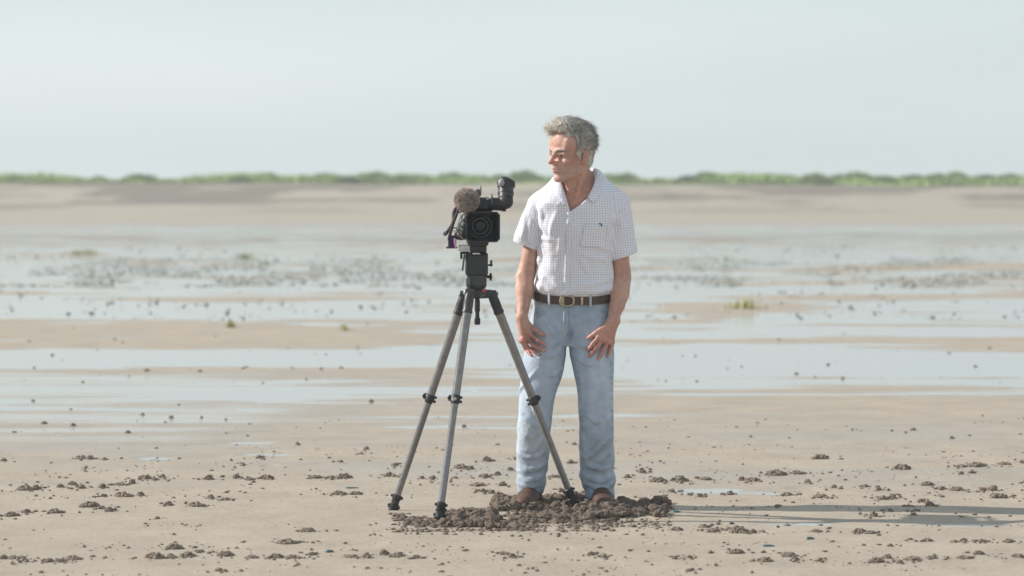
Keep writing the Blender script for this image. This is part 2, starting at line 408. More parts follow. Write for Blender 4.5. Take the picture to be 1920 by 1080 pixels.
def wetness(x, y):
    D = y+DIST; v = HOR+H*F/D; u = 960+x*F/D
    w = np.interp(v, [400, 418, 432, 455, 464, 475, 595, 606, 690, 705, 800, 845, 900, 1100, 1500],
                  [-1.6, -1.1, -.35, -.25, .0, .28, .42, .3, .3, -.1, -.42, -.75, -1.0, -1.15, -1.2])
    n = fbm(x*.16+3, y*.11+np.log(D)*3, 0*x, 4)
    n2 = fbm(x*.55, np.log(D)*60, 0*x+4, 4)
    uu = u+40*fbm(x*.4, np.log(D)*30, 0*x+9, 2)
    vv = v+(v-HOR)*.012*fbm(x*.5+9, np.log(D)*9, 0*x+2, 3)
    for x0, x1, a, b, tl, s in LENS:
        cx, hx = (x0+x1)/2, (x1-x0)/2; t = (uu-cx)/hx
        cy, hy = (a+b)/2+tl*t*.5, (b-a)/2*1.15
        q = (np.abs(t)**2.6+np.abs((vv-cy)/hy)**2)
        w = w+s*np.clip(1.35-q, 0, 1)
    near = np.clip((v-640)/160, 0, 1)
    return w+n*(.38-.1*near)+(n2*1.6+.45*vn(x*1.3, np.log(D)*110, 0*x))*(1-.55*near), v
def bank_h(x, y):
    D = y+DIST
    e = 2.5*fbm(x*.05, D*.02, 0*x+1, 2)
    t = np.clip((D+e-124)/36, 0, 1); t = t*t*(3-2*t)
    h = 1.44*t+np.clip(t*3, 0, 1)*(.10*fbm(x*.16, D*.12, 0*x+6, 4)+.10*fbm(x*.03+5, D*.01, 0*x, 2))
    return h
def ground_h(x, y):
    w, v = wetness(x, y)
    h = -w*.010
    near = np.clip((v-600)/200, 0, 1)
    h = h+near*(.004*fbm(x*3, y*3, 0*x, 3)+.0016*fbm(x*14, y*14, 0*x+3, 3)*np.clip(.3-w, 0, 1))
    return np.where(h < -.02, -.02, h)+bank_h(x, y), w, v

nr, nc = 900, 620
invD = np.linspace(1/9.0, 1/172.0, nr); Dr = 1/invD
Dr = np.concatenate([[2, 5], Dr, np.geomspace(180, 4500, 14)])
Tn = np.linspace(-1, 1, nc); Ta = .33*Tn; Tb = .9*Tn**11
DD, TT = np.meshgrid(Dr, Ta, indexing='ij'); TB = np.meshgrid(Dr, Tb, indexing='ij')[1]
gx = TT*DD+TB*(DD+25); gy = DD-DIST
far = DD > 172
gx = np.where(far, gx*(1+(DD-172)/900), gx)
gh, gw, gv = ground_h(gx, gy)
gh = np.where(far, np.minimum(gh, 1.42), gh)
nR = len(Dr)
ii = np.arange(nR*nc).reshape(nR, nc)
quads = np.stack([ii[:-1, :-1], ii[:-1, 1:], ii[1:, 1:], ii[1:, :-1]], -1).reshape(-1, 4)
me = mesh_from('sand_flat', np.stack([gx, gy, gh], -1).reshape(-1, 3), quads); smooth(me)
film = np.clip(fbm(gx*.5, np.log(DD)*14, 0*gx+8, 3)*.7+.35, 0, 1)
ub = 960+gx*F/DD; vb = HOR+H*F/DD
ub = ub+60*fbm(gx*.3, np.log(DD)*12, 0*gx+3, 2)
flm = np.clip(1.25-np.clip((ub-330)/420, 0, 2)-np.clip((vb-770)/90, -.1, 3), 0, 1)*np.clip((vb-690)/20, 0, 1)*np.clip(.85+1.5*fbm(gx*.35+5, np.log(DD)*55, 0*gx+17, 4), .15, 1)
flm = np.maximum(flm, .55*np.clip(1-np.abs(vb-742)/26, 0, 1)*np.clip(.5+1.5*fbm(gx*.25+3, np.log(DD)*40, 0*gx, 3), 0, 1))
flm = np.maximum(flm, np.clip((465-vb)/30, 0, 1)*np.clip((vb-412)/14, 0, 1)*.75)
flm = np.maximum(flm, .42*np.clip(.1+2.2*fbm(gx*.45+8, np.log(DD)*45, 0*gx+5, 3), 0, 1)*(vb < 930)*(vb > 760))
wetv = np.maximum(np.clip((gw+.55)/.6, 0, 1)**1.1, flm)
wetv = np.clip(wetv*(.7+.3*film), 0, 1)*np.clip(1-bank_h(gx, gy)/.12, 0, 1)
attr_f(me, 'wet', wetv.ravel())
bd = np.clip(bank_h(gx, gy)/.5-.25, 0, 1)*np.clip(.5+4*fbm(gx*.22, DD*.34, 0*gx+13, 4), 0, 1)
bd = np.maximum(bd, np.clip((466-vb)/14, 0, 1)*np.clip((vb-418)/16, 0, 1)*np.clip(.62+.9*fbm(gx*.12, np.log(DD)*60, 0*gx+23, 3), 0, 1)*.8)
attr_f(me, 'bank', bd.ravel())
tag(link('ground', me, M['sand']), kind='structure')
# one sheet of standing water cut by the sand bars
bm = bmesh.new()
vs = [bm.verts.new(p) for p in ((-90, -7, .0004), (90, -7, .0004), (90, 109, .0004), (-90, 109, .0004))]; bm.faces.new(vs)
tag(put('shallow_water', bm, M['water'], sm=False), kind='structure')
# ground all round and behind the camera, just below the flat
bm = bmesh.new()
vs = [bm.verts.new(p) for p in ((-4000, -4000, -.06), (4000, -4000, -.06), (4000, 4500, -.06), (-4000, 4500, -.06))]; bm.faces.new(vs)
o = put('beach', bm, M['sand'], sm=False); tag(o, kind='structure')

def gz(x, y):
    h, _, _ = ground_h(np.array([float(x)]), np.array([float(y)])); return float(h[0])

# ------------------------------------------------------------------ sand clumps
def clump_mesh(seed, elong):
    r = np.random.default_rng(seed)
    V = Vol((-.75, -.6, -.12), (.75, .6, .75),   .026)
    hgt = .34 if elong < 1.3 else .2
    V.ell((0, 0, 0), (.30*elong, .26, hgt), k=.05)
    for i in range(46):
        a = r.random()*6.28; q = r.random()**.6
        x, y = .42*elong*.85*q*math.cos(a), .36*q*math.sin(a)
        z = max(0, hgt*(1-q**3))*(.4+.75*r.random()); rr = .05+.075*r.random()
        if abs(x) < .62: V.ell((x, y, z), (rr*1.2, rr, rr*.85), k=.03)
    V.add(lambda x, y, z: .055*fbm(x*9+seed, y*9, z*9, 3)+.03*vn(x*26, y*26, z*26), .1)
    v, q = V.mesh(); me = mesh_from('sand_clump', v, q); smooth(me); me.materials.append(M['clod'])
    return me
CL = [clump_mesh(20+i, 1.0 if i < 6 else 1.45) for i in range(9)]
CLUMPS = """83,796,16 137,799,14 240,813,14 321,784,12 267,779,10 153,862,22 170,863,18 196,865,9 161,881,8 7,868,12 487,861,16 558,836,12 453,874,8
464,819,9 687,846,14 678,853,10 639,871,9 49,921,28 67,920,18 113,917,14 136,913,18 153,919,14 191,918,16 227,914,22 249,911,16 271,902,24 289,904,12
304,900,14 392,903,18 443,900,16 469,903,20 500,902,26 591,901,22 620,901,20 644,901,28 231,936,30 262,934,18 192,937,10 395,940,14 422,944,20 315,951,18
369,953,28 636,932,26 667,932,24 167,955,32 204,963,18 191,958,12 104,967,24 22,972,28 50,966,18 0,973,10 295,978,10 576,1002,28 540,1023,36 327,1033,32
291,1052,36 322,1051,20 351,1048,26 422,1046,28 378,1040,12 27,1051,22 7,1053,16 47,1057,14 91,1058,18 113,1058,20 138,1053,26 473,1050,24 518,1050,26
547,1051,22 584,1046,14 658,1050,24 687,1050,18 411,1076,14 1712,810,16 1698,815,8 1785,827,14 1818,821,9 1672,812,8 1407,822,10 1538,864,30 1882,875,22
1915,872,10 1801,895,12 1822,893,16 1391,904,14 1412,905,24 1323,903,20 1273,905,30 1233,907,30 1455,895,36 1495,893,26 1691,884,30 1829,880,30
1802,881,20 1515,909,15 1293,933,10 1311,935,16 1260,923,12 1369,929,16 1475,932,24 1538,938,26 1564,919,12 1623,917,12 1647,923,14 1738,914,22
1764,921,20 1793,923,26 1862,923,18 1842,923,12 1873,938,30 1900,938,6 1726,946,14 1744,953,18 1704,954,8 1673,939,16 1655,941,16 1458,956,12
1638,971,18 1669,962,9 1707,965,8 1319,994,18 1269,1001,22 1338,1003,20 1378,997,20 1385,1005,34 1411,1006,16 1531,1003,20 1611,1004,24 1631,1006,20
1738,1019,22 1807,1021,18 1840,1023,12 1892,1023,22 1669,1031,14 1380,1044,26 1433,1057,26 1478,1049,28 1489,1055,14 1644,1058,30 1664,1051,18
1711,1055,30 1687,1060,14 1747,1052,20 1807,1052,24 1835,1046,22 1909,1049,22 1293,1051,12 1264,1053,10 1538,1056,10 1291,1076,12 945,1045,22
960,1050,16 1108,1047,16 1130,1050,20 720,1045,18 745,1047,20 780,1050,16 741,876,10 729,897,18 739,898,12 810,902,14 791,902,10 854,902,10 969,863,14
913,868,18 1069,871,14 1076,837,14 866,881,24 884,883,14 957,884,14 896,913,28 908,899,20 933,895,14 942,913,18 921,930,14 905,928,14 1038,899,20
1204,890,16 1177,901,14 1052,928,16 1259,923,12 1210,946,14 62,752,9 133,768,7 696,754,12 870,800,12 1480,825,7 64,690,8 28,676,8 249,681,8 275,698,14 375,699,10
456,694,10 548,693,9 602,695,9 640,692,10 1280,668,9 1304,668,9 1516,667,9 1365,697,9 1576,703,10 1580,710,9 1780,662,10 1855,655,10 1866,668,8 1460,640,9
55,643,8 215,639,8 230,647,7 335,760,8 424,787,8 378,784,7 310,793,7"""
BIG = {(540, 1023): 'spiky brown worm cast of wet sand left of the tripod, lower of two lone ones',
       (576, 1002): 'round brown worm cast of wet sand left of the tripod, upper of two lone ones',
       (167, 955): 'knobbly brown sand clump standing above the far left row of clumps',
       (1892, 1023): 'dark round ball of sand just below the shadow at the right edge',
       (1478, 1049): 'tall knobbly sand clump on the bottom edge right of the man',
       (1385, 1005): 'widest brown sand clump lying just below the start of the shadow',
       (1638, 971): 'dark sand clump sitting inside the man\'s shadow',
       (1712, 810): 'highest dark sand clump on the smooth beige flat at the right',
       (696, 754): 'lone dark speck of sand on the wet flat left of the tripod legs',
       (327, 1033): 'loose mound of sand crumbs above the lower left row of clumps'}
done = set()
def clump(px, py, w, i, gname, label):
    x, y = GP(px, py); wm = w/F*(DIST+y)
    o = bpy.data.objects.new('sand_clump', CL[i % 6] if w < 20 else CL[6+i % 3]); C.objects.link(o)
    s = wm*(1.15 if w < 20 else .95)
    o.location = (x, y, gz(x, y)-.02*s); o.rotation_euler = (0, 0, (i*2.399) % 6.28 if w < 20 else (i % 5-2)*.18+3.14*(i % 2))
    if py < 860: s *= .8
    o.scale = (s*1.1, s*1.1, s*(.8+.35*((i*37) % 10)/10)*(1 if w < 20 else 1.15))
    tag(o, label, 'sand clump', gname)
def zone(px, py, w):
    if py < 780: a = 'on the distant wet flat'
    elif py < 890: a = 'on the flat behind the man'
    elif py < 985: a = 'in rows level with his boots'
    else: a = 'on the nearest sand'
    b = 'left of the tripod' if px < 735 else ('right of the man' if px > 1150 else 'around the man')
    sz = 'wide' if w >= 24 else ('small' if w >= 13 else 'tiny')
    return f'{sz} sand clump {a}, {b}', f'sand clumps {a}, {b}'
ORD = ('first second third fourth fifth sixth seventh eighth ninth tenth eleventh twelfth thirteenth fourteenth fifteenth sixteenth seventeenth eighteenth nineteenth twentieth').split()
items = [tuple(int(t) for t in s.split(',')) for s in CLUMPS.split()]
for i, (px, py, w) in enumerate(items):
    lb, gname = zone(px, py, w)
    same = sorted(q for q in items if zone(*q)[0] == lb and (q[0], q[1]) not in BIG)
    if len(same) > 1 and (px, py) not in BIG: k_ = same.index((px, py, w)); lb += f', {ORD[k_] if k_ < 20 else "farthest"} from left'
    clump(px, py, w, i, gname, BIG.get((px, py), lb))

def lumps(name, pts, matl, kind='stuff', seed=1, sub=1, flat=.6):
    """many tiny lumps as one object; pts: x, y, z, radius"""
    r = np.random.default_rng(seed)
    bm = bmesh.new(); bmesh.ops.create_icosphere(bm, subdivisions=sub, radius=1)
    bv = np.array([v.co[:] for v in bm.verts]); bf = np.array([[v.index for v in f.verts] for f in bm.faces]); bm.free()
    n = len(pts); pts = np.array(pts)
    j = 1+.55*(r.random((n, len(bv), 1))-.5)*2
    sc = np.stack([.8+.6*r.random(n), .8+.4*r.random(n), flat*(.7+.6*r.random(n))], 1)
    v = bv[None]*j*sc[:, None, :]*pts[:, None, 3:4]+pts[:, None, :3]
    f = bf[None]+(np.arange(n)*len(bv))[:, None, None]
    me = mesh_from(name, v.reshape(-1, 3), None, f.reshape(-1, 3)); smooth(me)
    o = link(name, me, matl)
    if kind: o['kind'] = kind
    return o
def near_pts(n, v0, v1, u0, u1, s0, s1, dens=.2, seed=3):
    r = np.random.default_rng(seed); u = u0+(u1-u0)*r.random(n*7); v = v0+(v1-v0)*r.random(n*7)
    y = GY(v); x = X(u, y)
    w, _ = wetness(x, y)
    m = (fbm(u/90, v/9, 0*u+seed, 3) > dens)
    x, y = x[m][:n], y[m][:n]
    h, _, _ = ground_h(x, y)
    s = s0+(s1-s0)*r.random(len(x))**3
    return np.stack([x, y, np.maximum(h, .0004)+s*.25, s], 1)
# crumbs between the clumps, and a halo of crumbs round each clump
pts = [near_pts(1700, 885, 1110, -300, 2220, .0025, .011, .12, 5), near_pts(500, 780, 900, -200, 2100, .003, .011, .15, 6)]
r_ = np.random.default_rng(9); ex = []
for px, py, w in items:
    if py < 850: continue
    for k in range(9):
        u = px+r_.normal()*w*.9; v = py+r_.normal()*2.2; y = GY(v); x = X(u, y); s = .003+.009*r_.random()**2
        ex.append((x, y, gz(x, y)+s*.3, s))
for k in range(520):
    u = 1000+r_.normal() if False else 735+525*r_.random(); v = 996+r_.normal()*7-(u > 1150)*10; y = GY(v); x = X(u, y); s = .003+.010*r_.random()**2.5
    ex.append((x, y, gz(x, y)+s*.3, s))
lumps('sand_crumbs', np.concatenate(pts+[np.array(ex)]), M['clod'], seed=2)
# rows of dark casts in the far pools
pts = [near_pts(15000, 484, 538, -500, 2400, .005, .018, .0, 21), near_pts(600, 528, 600, -500, 2400, .008, .026, .05, 22),
       near_pts(500, 462, 494, -500, 2400, .010, .035, 0, 23), near_pts(120, 600, 720, -500, 2400, .005, .016, 0, 24)]
o = lumps('worm_casts', np.concatenate(pts), M['speck'], seed=4, flat=.65)
tag(o, 'hundreds of dark casts dotting the far shallow pools', 'worm casts')
# bits of broken shell
lumps('shell_grit', near_pts(420, 860, 1100, -200, 2100, .0012, .0038, -.3, 31), M['shell'], seed=5, flat=.35)

def shell(px, py, w, rot, thick, m, label, nm='shell'):
    x, y = GP(px, py); L_ = w/F*(DIST+y)
    bm = bmesh.new(); bmesh.ops.create_uvsphere(bm, u_segments=16, v_segments=10, radius=1)
    for v in bm.verts:
        t = v.co.x; v.co.y *= .42*(1-.45*t); v.co.z *= thick*(1-.3*t)*(1 if v.co.z > 0 else .3)
        v.co *= L_*.5*(1+.05*math.sin(9*v.co.x+3*v.co.y))
    bmesh.ops.translate(bm, verts=bm.verts, vec=(0, 0, 0))
    o = put(nm, bm, m); o.location = (x, y, gz(x, y)+.002); o.rotation_euler = (0, 0, rot); tag(o, label, nm, 'shells and stones on the sand'); return o
shell(618, 1043, 16, .2, .5, M['pebble'], 'small blue green stone on the sand at the bottom, left of the tripod', 'pebble')
shell(1268, 967, 18, 0, .35, M['pebble'], 'flat green stone touching the right end of the dug sand', 'pebble')
shell(1372, 986, 12, .4, .6, M['pebble'], 'dark pointed shell on top of the sand at the shadow edge')
shell(1410, 958, 8, 0, .5, M['pebble'], 'tiny teal shell above the start of the shadow')
shell(1459, 994, 9, .8, .7, M['pebble'], 'rounded teal stone just below the shadow', 'pebble')
shell(1476, 987, 15, 2.8, .3, M['pebble'], 'pale green shell lying at the lower shadow edge')
shell(1519, 1015, 19, .5, .4, M['pebble'], 'grey blue teardrop shell below the shadow')
shell(1441, 1031, 25, 0, .22, M['pebble'], 'long thin dark shell lying flat below the teardrop shell')
shell(660, 920, 26, .1, .15, M['pebble'], 'flat dark green shell left of the tripod\'s left foot')

# ------------------------------------------------------------------ dug wet sand round the feet
V = Vol((-1.0, -1.25, -.03), (1.0, .35, .18), .0038)
r_ = np.random.default_rng(77)
HEAP = [(1058, 1098, 950, 957, 34, .010, .020, .035), (958, 1008, 956, 966, 44, .010, .022, .028), (1108, 1162, 956, 966, 44, .010, .022, .028),   # x0, x1, row0, row1, count, r min, r max, lift
    (928, 1008, 944, 964, 80, .014, .034, .02), (1018, 1070, 940, 958, 60, .012, .03, .015), (950, 1110, 955, 985, 150, .012, .03, .006),
    (1096, 1175, 950, 975, 110, .013, .034, .018), (1150, 1215, 945, 972, 70, .012, .028, .01), (1225, 1250, 948, 974, 26, .012, .03, .02),
    (1200, 1240, 962, 976, 24, .010, .02, .0), (885, 930, 968, 994, 55, .014, .036, .014), (840, 885, 968, 992, 60, .012, .030, .014), (782, 850, 976, 993, 46, .009, .022, .006),
    (736, 790, 974, 990, 26, .009, .020, .003), (930, 1000, 984, 1000, 50, .010, .024, .004), (1000, 1150, 976, 994, 90, .009, .022, .0),
    (1080, 1105, 940, 962, 40, .012, .03, .02), (1140, 1250, 982, 998, 30, .005, .012, 0), (1010, 1090, 962, 978, 60, .012, .028, .01), (738, 760, 968, 980, 10, .015, .024, .004)]
for x0, x1, a, b, n, r0, r1, lift in HEAP:
    for k in range(int(n*1.7)):
        u = x0+(x1-x0)*r_.random()+5*r_.normal(); v = a+(b-a)*r_.random()+1.3*r_.normal(); y = GY(v); x = X(u, y); rr = (r0+(r1-r0)*r_.random()**2.0)*.85
        z = lift*(.3+r_.random()*1.2)+rr*.15
        V.ell((x, y, z), (rr*(1+.4*r_.random()), rr*(1+.5*r_.random()), rr*(.7+.3*r_.random())), k=.004)
V.add(lambda x, y, z: .009*fbm(x*55, y*55, z*55, 3)+.005*vn(x*150, y*150, z*150), .03)
o, _ = obj_from_vol(V, 'dug_sand_heap', M['mud'], None, 0)
tag(o, 'heap of dug up brown wet sand round the man\'s boots and the tripod feet', 'sand heap')

# ------------------------------------------------------------------ dune vegetation
def blades(cx, cy, cz, r, h, w, rng, lean=.4, colA=(.12, .20, .06), colB=(.24, .33, .12)):
    """leaf blades: arrays in, verts/tris/colours out"""
    n = len(cx); a = rng.random(n)*6.28; b = a+1.57
    ln = rng.normal(size=n)*lean*h; hh = h*(.55+.6*rng.random(n))
    p0 = np.stack([cx-np.cos(b)*w, cy-np.sin(b)*w, cz], 1); p1 = np.stack([cx+np.cos(b)*w, cy+np.sin(b)*w, cz], 1)
    tp = np.stack([cx+np.cos(a)*ln, cy+np.sin(a)*ln, cz+hh], 1); md = (p0+p1)/2*.45+tp*.55+np.stack([np.cos(b)*w, np.sin(b)*w, 0*w], 1)
    md2 = (p0+p1)/2*.45+tp*.55-np.stack([np.cos(b)*w, np.sin(b)*w, 0*w], 1)
    v = np.stack([p0, p1, md, md2, tp], 1).reshape(-1, 3); i = np.arange(n)*5
    t = np.concatenate([np.stack([i, i+1, i+2], 1), np.stack([i, i+2, i+3], 1), np.stack([i+3, i+2, i+4], 1)])
    c = np.array(colA)+(np.array(colB)-np.array(colA))*rng.random((n, 1))
    return v, t, np.repeat(c, 5, 0)
rg = np.random.default_rng(5)
n = 95000
bx = np.where(rg.random(n) < .62, 34, 105)*(2*rg.random(n)-1); by = 139+22*rg.random(n)**.8
dn = fbm(bx*.25, by*.15, 0*bx+31, 3); keep = (dn > -.35) | (by > 146)
edge = 139+DIST+3.5*fbm(bx*.2, 0*bx, 0*bx+40, 3)+5
keep &= by+DIST > edge
bx, by = bx[keep], by[keep]; dn = dn[keep]
bz, _, _ = ground_h(bx, by)
bz = np.where(by+DIST > 172, 1.4, bz)
hh = .18+.48*np.clip(fbm(bx*.35, by*.25, 0*bx+51, 3)+.4, 0, 1.2)
v, t, c = blades(bx, by, bz-.02, 0, hh, .03+.03*rg.random(len(bx)), rg, .5, (.24, .37, .09), (.44, .54, .20))
c = c*(1+.35*np.repeat(dn, 5)[:, None])
me = mesh_from('dune_grass', v, None, t); attr_col(me, 'col', c.astype(np.float32))
tag(link('dune_grass', me, M['leaf']), 'continuous strip of green grass along the crest of the far bank', 'grass', kind='stuff')
def bush_mesh(seed, dark):
    g = np.random.default_rng(seed); n = 1500
    d = g.normal(size=(n, 3)); d /= np.linalg.norm(d, axis=1)[:, None]; d[:, 2] = np.abs(d[:, 2])
    lob = 1+.35*fbm(d[:, 0]*2+seed, d[:, 1]*2, d[:, 2]*2, 2)
    q = d*(lob*(.45+.55*g.random(n)**.5))[:, None]*np.array([1, .7, .85])
    v, t, c = blades(q[:, 0], q[:, 1], q[:, 2]-.05, 0, .16+.1*g.random(n), .035+.03*g.random(n), g, .9,
                     (.13, .20, .08) if dark else (.21, .32, .09), (.24, .32, .13) if dark else (.40, .50, .19))
    me = mesh_from('dune_bush', v, None, t); attr_col(me, 'col', c.astype(np.float32)); me.materials.append(M['leaf']); return me
BM = [bush_mesh(3, 0), bush_mesh(4, 0), bush_mesh(5, 1), bush_mesh(6, 0)]
BUSH = [(45, 60, 14, 0), (185, 40, 12, 2), (265, 80, 17, 0), (370, 40, 8, 3), (415, 44, 11, 2), (450, 50, 12, 1), (500, 56, 18, 3), 
        (615, 80, 18, 0), (650, 50, 12, 2), (705, 90, 20, 1), (750, 60, 17, 3), (790, 60, 16, 0), (850, 70, 19, 1), (900, 60, 12, 3), (940, 50, 15, 0), (985, 70, 22, 1), (1010, 40, 14, 0),
        (1145, 50, 17, 0), (1175, 60, 19, 1), (1235, 40, 10, 3), (1290, 50, 15, 2), (1330, 70, 20, 0), (1385, 60, 18, 1), (1440, 60, 17, 3), (1480, 50, 17, 0), (1530, 60, 20, 1),
        (1575, 50, 18, 2), (1610, 70, 23, 0), (1655, 60, 17, 3), (1715, 60, 18, 2), (1760, 60, 20, 1), (1795, 50, 22, 0), (1850, 60, 17, 2), (1895, 60, 19, 1),
        (-60, 70, 15, 0), (-160, 60, 14, 1), (1990, 70, 18, 0), (2080, 60, 18, 3)]
for i, (px, w, h, kd) in enumerate(BUSH):
    y = 145+(i*7 % 5)*1.2; D = y+DIST; x = X(px, y)
    o = bpy.data.objects.new('dune_bush', BM[kd]); C.objects.link(o)
    hm = (h*1.4+4)/F*D; wm = w/F*D*.5; o.location = (x, y, gz(x, y)-.05); o.scale = (wm, .7, hm*.9); o.rotation_euler = (0, 0, 0)
    rank = sorted(b[0] for b in BUSH).index(px); o['px'] = px
    ORD = ('first second third fourth fifth sixth seventh eighth ninth tenth eleventh twelfth thirteenth fourteenth fifteenth sixteenth seventeenth eighteenth nineteenth twentieth').split()
    tone = 'dark green' if kd == 2 else 'pale green'; sz = 'tall' if h >= 19 else ('rounded' if h >= 14 else 'low')
    left = sorted(b[0] for b in BUSH if b[0] < 1060); right = sorted(b[0] for b in BUSH if b[0] > 1060)
    if px < 1060: lb = f'{sz} {tone} bush on the far bank, {ORD[left.index(px)]} from the left end'
    else: lb = f'{sz} {tone} bush on the far bank, {ORD[right.index(px)]} one right of the man'
    del o['px']
    tag(o, lb, 'bush', 'bushes along the crest of the far bank')
def tuft(px, py, w, h, n, label, col=((.36, .34, .15), (.58, .55, .28)), seed=1):
    g = np.random.default_rng(seed); x, y = GP(px, py); D = y+DIST; wm = w/F*D; hm = h/F*D
    cx = g.normal(size=n)*wm*.28; cy = g.normal(size=n)*wm*.2
    v, t, c = blades(cx, cy, 0*cx-.005, 0, hm*np.exp(-(cx/wm)**2*3), hm*.07+0*cx, g, .35, *col)
    me = mesh_from('grass_tuft', v, None, t); attr_col(me, 'col', c.astype(np.float32))
    o = link('grass_tuft', me, M['leaf']); o.location = (x, y, max(gz(x, y), 0)); tag(o, label, 'grass tuft', 'tufts of grass on the flat')
tuft(1395, 580, 74, 22, 70, 'wide yellow green tuft of grass on a sand bar right of the man', seed=1)
tuft(432, 617, 16, 18, 40, 'small olive tuft on the edge of the sand bar far left', seed=2)
tuft(645, 622, 18, 16, 34, 'small brownish tuft beside the pool left of the tripod', seed=3)
tuft(160, 478, 60, 12, 90, 'faint brown tuft in the farthest pool at the left', seed=4)
tuft(462, 484, 34, 12, 60, 'faint yellow brown tuft in the farthest pool, right of the other faint one', seed=5)

# ------------------------------------------------------------------ the man
man = empty('person', (X(1060), 0.02, 0)); tag(man, 'grey haired man in checked shirt and pale jeans standing with both hands on his thighs', 'person')
def row(py, xl, xr, cy, af, ab=None, d=0.0):
    a, b = X(xl, cy), X(xr, cy); return (Z(py, cy), (a+b)/2, (b-a)/2, cy, af, ab if ab else af)

# jeans -----------------------------------------------------------
J = Vol((X(950), -.24, .0), (X(1170), .26, Z(535)), .003)
J.zloft([row(546, 1003, 1146, .035, .115), row(575, 1000, 1146, .03, .122), row(612, 995, 1149, .02, .128), row(648, 992, 1149, .01, .10, .12)], k=.01, e=2.5)
LEGL = [row(570, 1006, 1050, .02, .085), row(600, 994, 1063, .01, .113), row(655, 984, 1062, -.01, .112), row(700, 978, 1055, -.025, .105), row(740, 974, 1042, -.04, .098), row(790, 971, 1034, -.04, .088), row(850, 970, 1029, -.01, .077), row(900, 971, 1022, .02, .068), row(926, 972, 1019, .025, .066)]
LEGR = [row(570, 1080, 1138, .02, .085), row(600, 1067, 1148, .01, .113), row(655, 1067, 1151, -.01, .112), row(700, 1076, 1151, -.025, .105), row(740, 1083, 1150, -.04, .098), row(790, 1086, 1150, -.04, .088), row(850, 1088, 1151, -.01, .077), row(900, 1091, 1151, .02, .068), row(934, 1098, 1150, .025, .066)]
J.zloft(LEGL, k=.012, e=2.2); J.zloft(LEGR, k=.012, e=2.2)
def fold(V, pts, r, out=.5, k=.010):
    """a cloth fold: a ridge lying on the front of a volume, through picture-row points (px, py)"""
    q = []
    n = len(pts)
    for i, (px, py) in enumerate(pts):
        y = 0.0
        for _ in range(3):
            f = V.front(X(px, y), Z(py, y))
            if f is None: break
            y = f
        if f is None: continue
        rr = r*(.35+.65*math.sin(math.pi*(i+.5)/n))
        q.append((np.array([X(px, y), y+r*(1-out)+(r-rr)*.6, Z(py, y)]), rr))
    if len(q) > 1: V.chain(q, k)
def dens(pts, m=5):
    o = []
    for (a, b), (c, d) in zip(pts[:-1], pts[1:]):
        for i in range(m): o.append((a+(c-a)*i/m, b+(d-b)*i/m))
    return o+[pts[-1]]
for pts, r in [
    ([(976, 768), (985, 783), (999, 796), (1012, 800)], .012), ([(974, 800), (986, 812), (1000, 822)], .011), ([(972, 742), (980, 726), (996, 708), (1010, 690)], .010),
    ([(1030, 805), (1016, 822), (1004, 842)], .010), ([(974, 850), (988, 858), (1004, 856), (1020, 845)], .011), ([(976, 872), (992, 880), (1010, 876), (1022, 866)], .010),
    ([(974, 893), (990, 899), (1008, 895), (1020, 888)], .010), ([(975, 908), (992, 912), (1010, 910)], .008), ([(990, 740), (1002, 760), (1008, 782)], .009),
    ([(1140, 770), (1128, 800), (1112, 836), (1100, 860)], .013), ([(1132, 735), (1136, 770), (1140, 800)], .010), ([(1100, 778), (1116, 790), (1130, 790)], .010),
    ([(1146, 812), (1130, 832), (1112, 850), (1096, 866)], .010), ([(1094, 850), (1108, 872), (1126, 880), (1144, 874)], .011), ([(1144, 840), (1132, 856), (1120, 866)], .009),
    ([(1098, 888), (1114, 898), (1132, 898), (1147, 888)], .011), ([(1102, 907), (1118, 915), (1136, 914), (1147, 906)], .010), ([(1104, 922), (1122, 927), (1142, 922)], .007),
    ([(1092, 800), (1096, 826), (1096, 846)], .008), ([(1020, 600), (1036, 622), (1050, 646)], .007), ([(1050, 660), (1030, 668), (1008, 672)], .008), ([(1072, 662), (1096, 680), (1112, 686)], .008),
    ([(1052, 690), (1038, 702), (1024, 706)], .009), ([(1078, 640), (1094, 650), (1108, 650)], .006), ([(1048, 640), (1036, 648), (1024, 650)], .006), ([(1120, 690), (1132, 720), (1134, 750)], .010)]:
    fold(J, dens(pts), r)
def jd(x, y, z):
    low = np.clip((Z(700)-z)/.5, 0, 1); w = fbm(x*9+2, y*9, z*(16)+4, 2); rid = (1-np.abs(fbm(x*7+z*6, y*7, z*15-x*6, 2))*2)
    cuff = np.clip((Z(850)-z)/.12, 0, 1)
    return (-.006*low*rid-.003*w-.006*cuff*vn(x*14+1+z*12, y*9, z*34))
J.add(jd, .03)
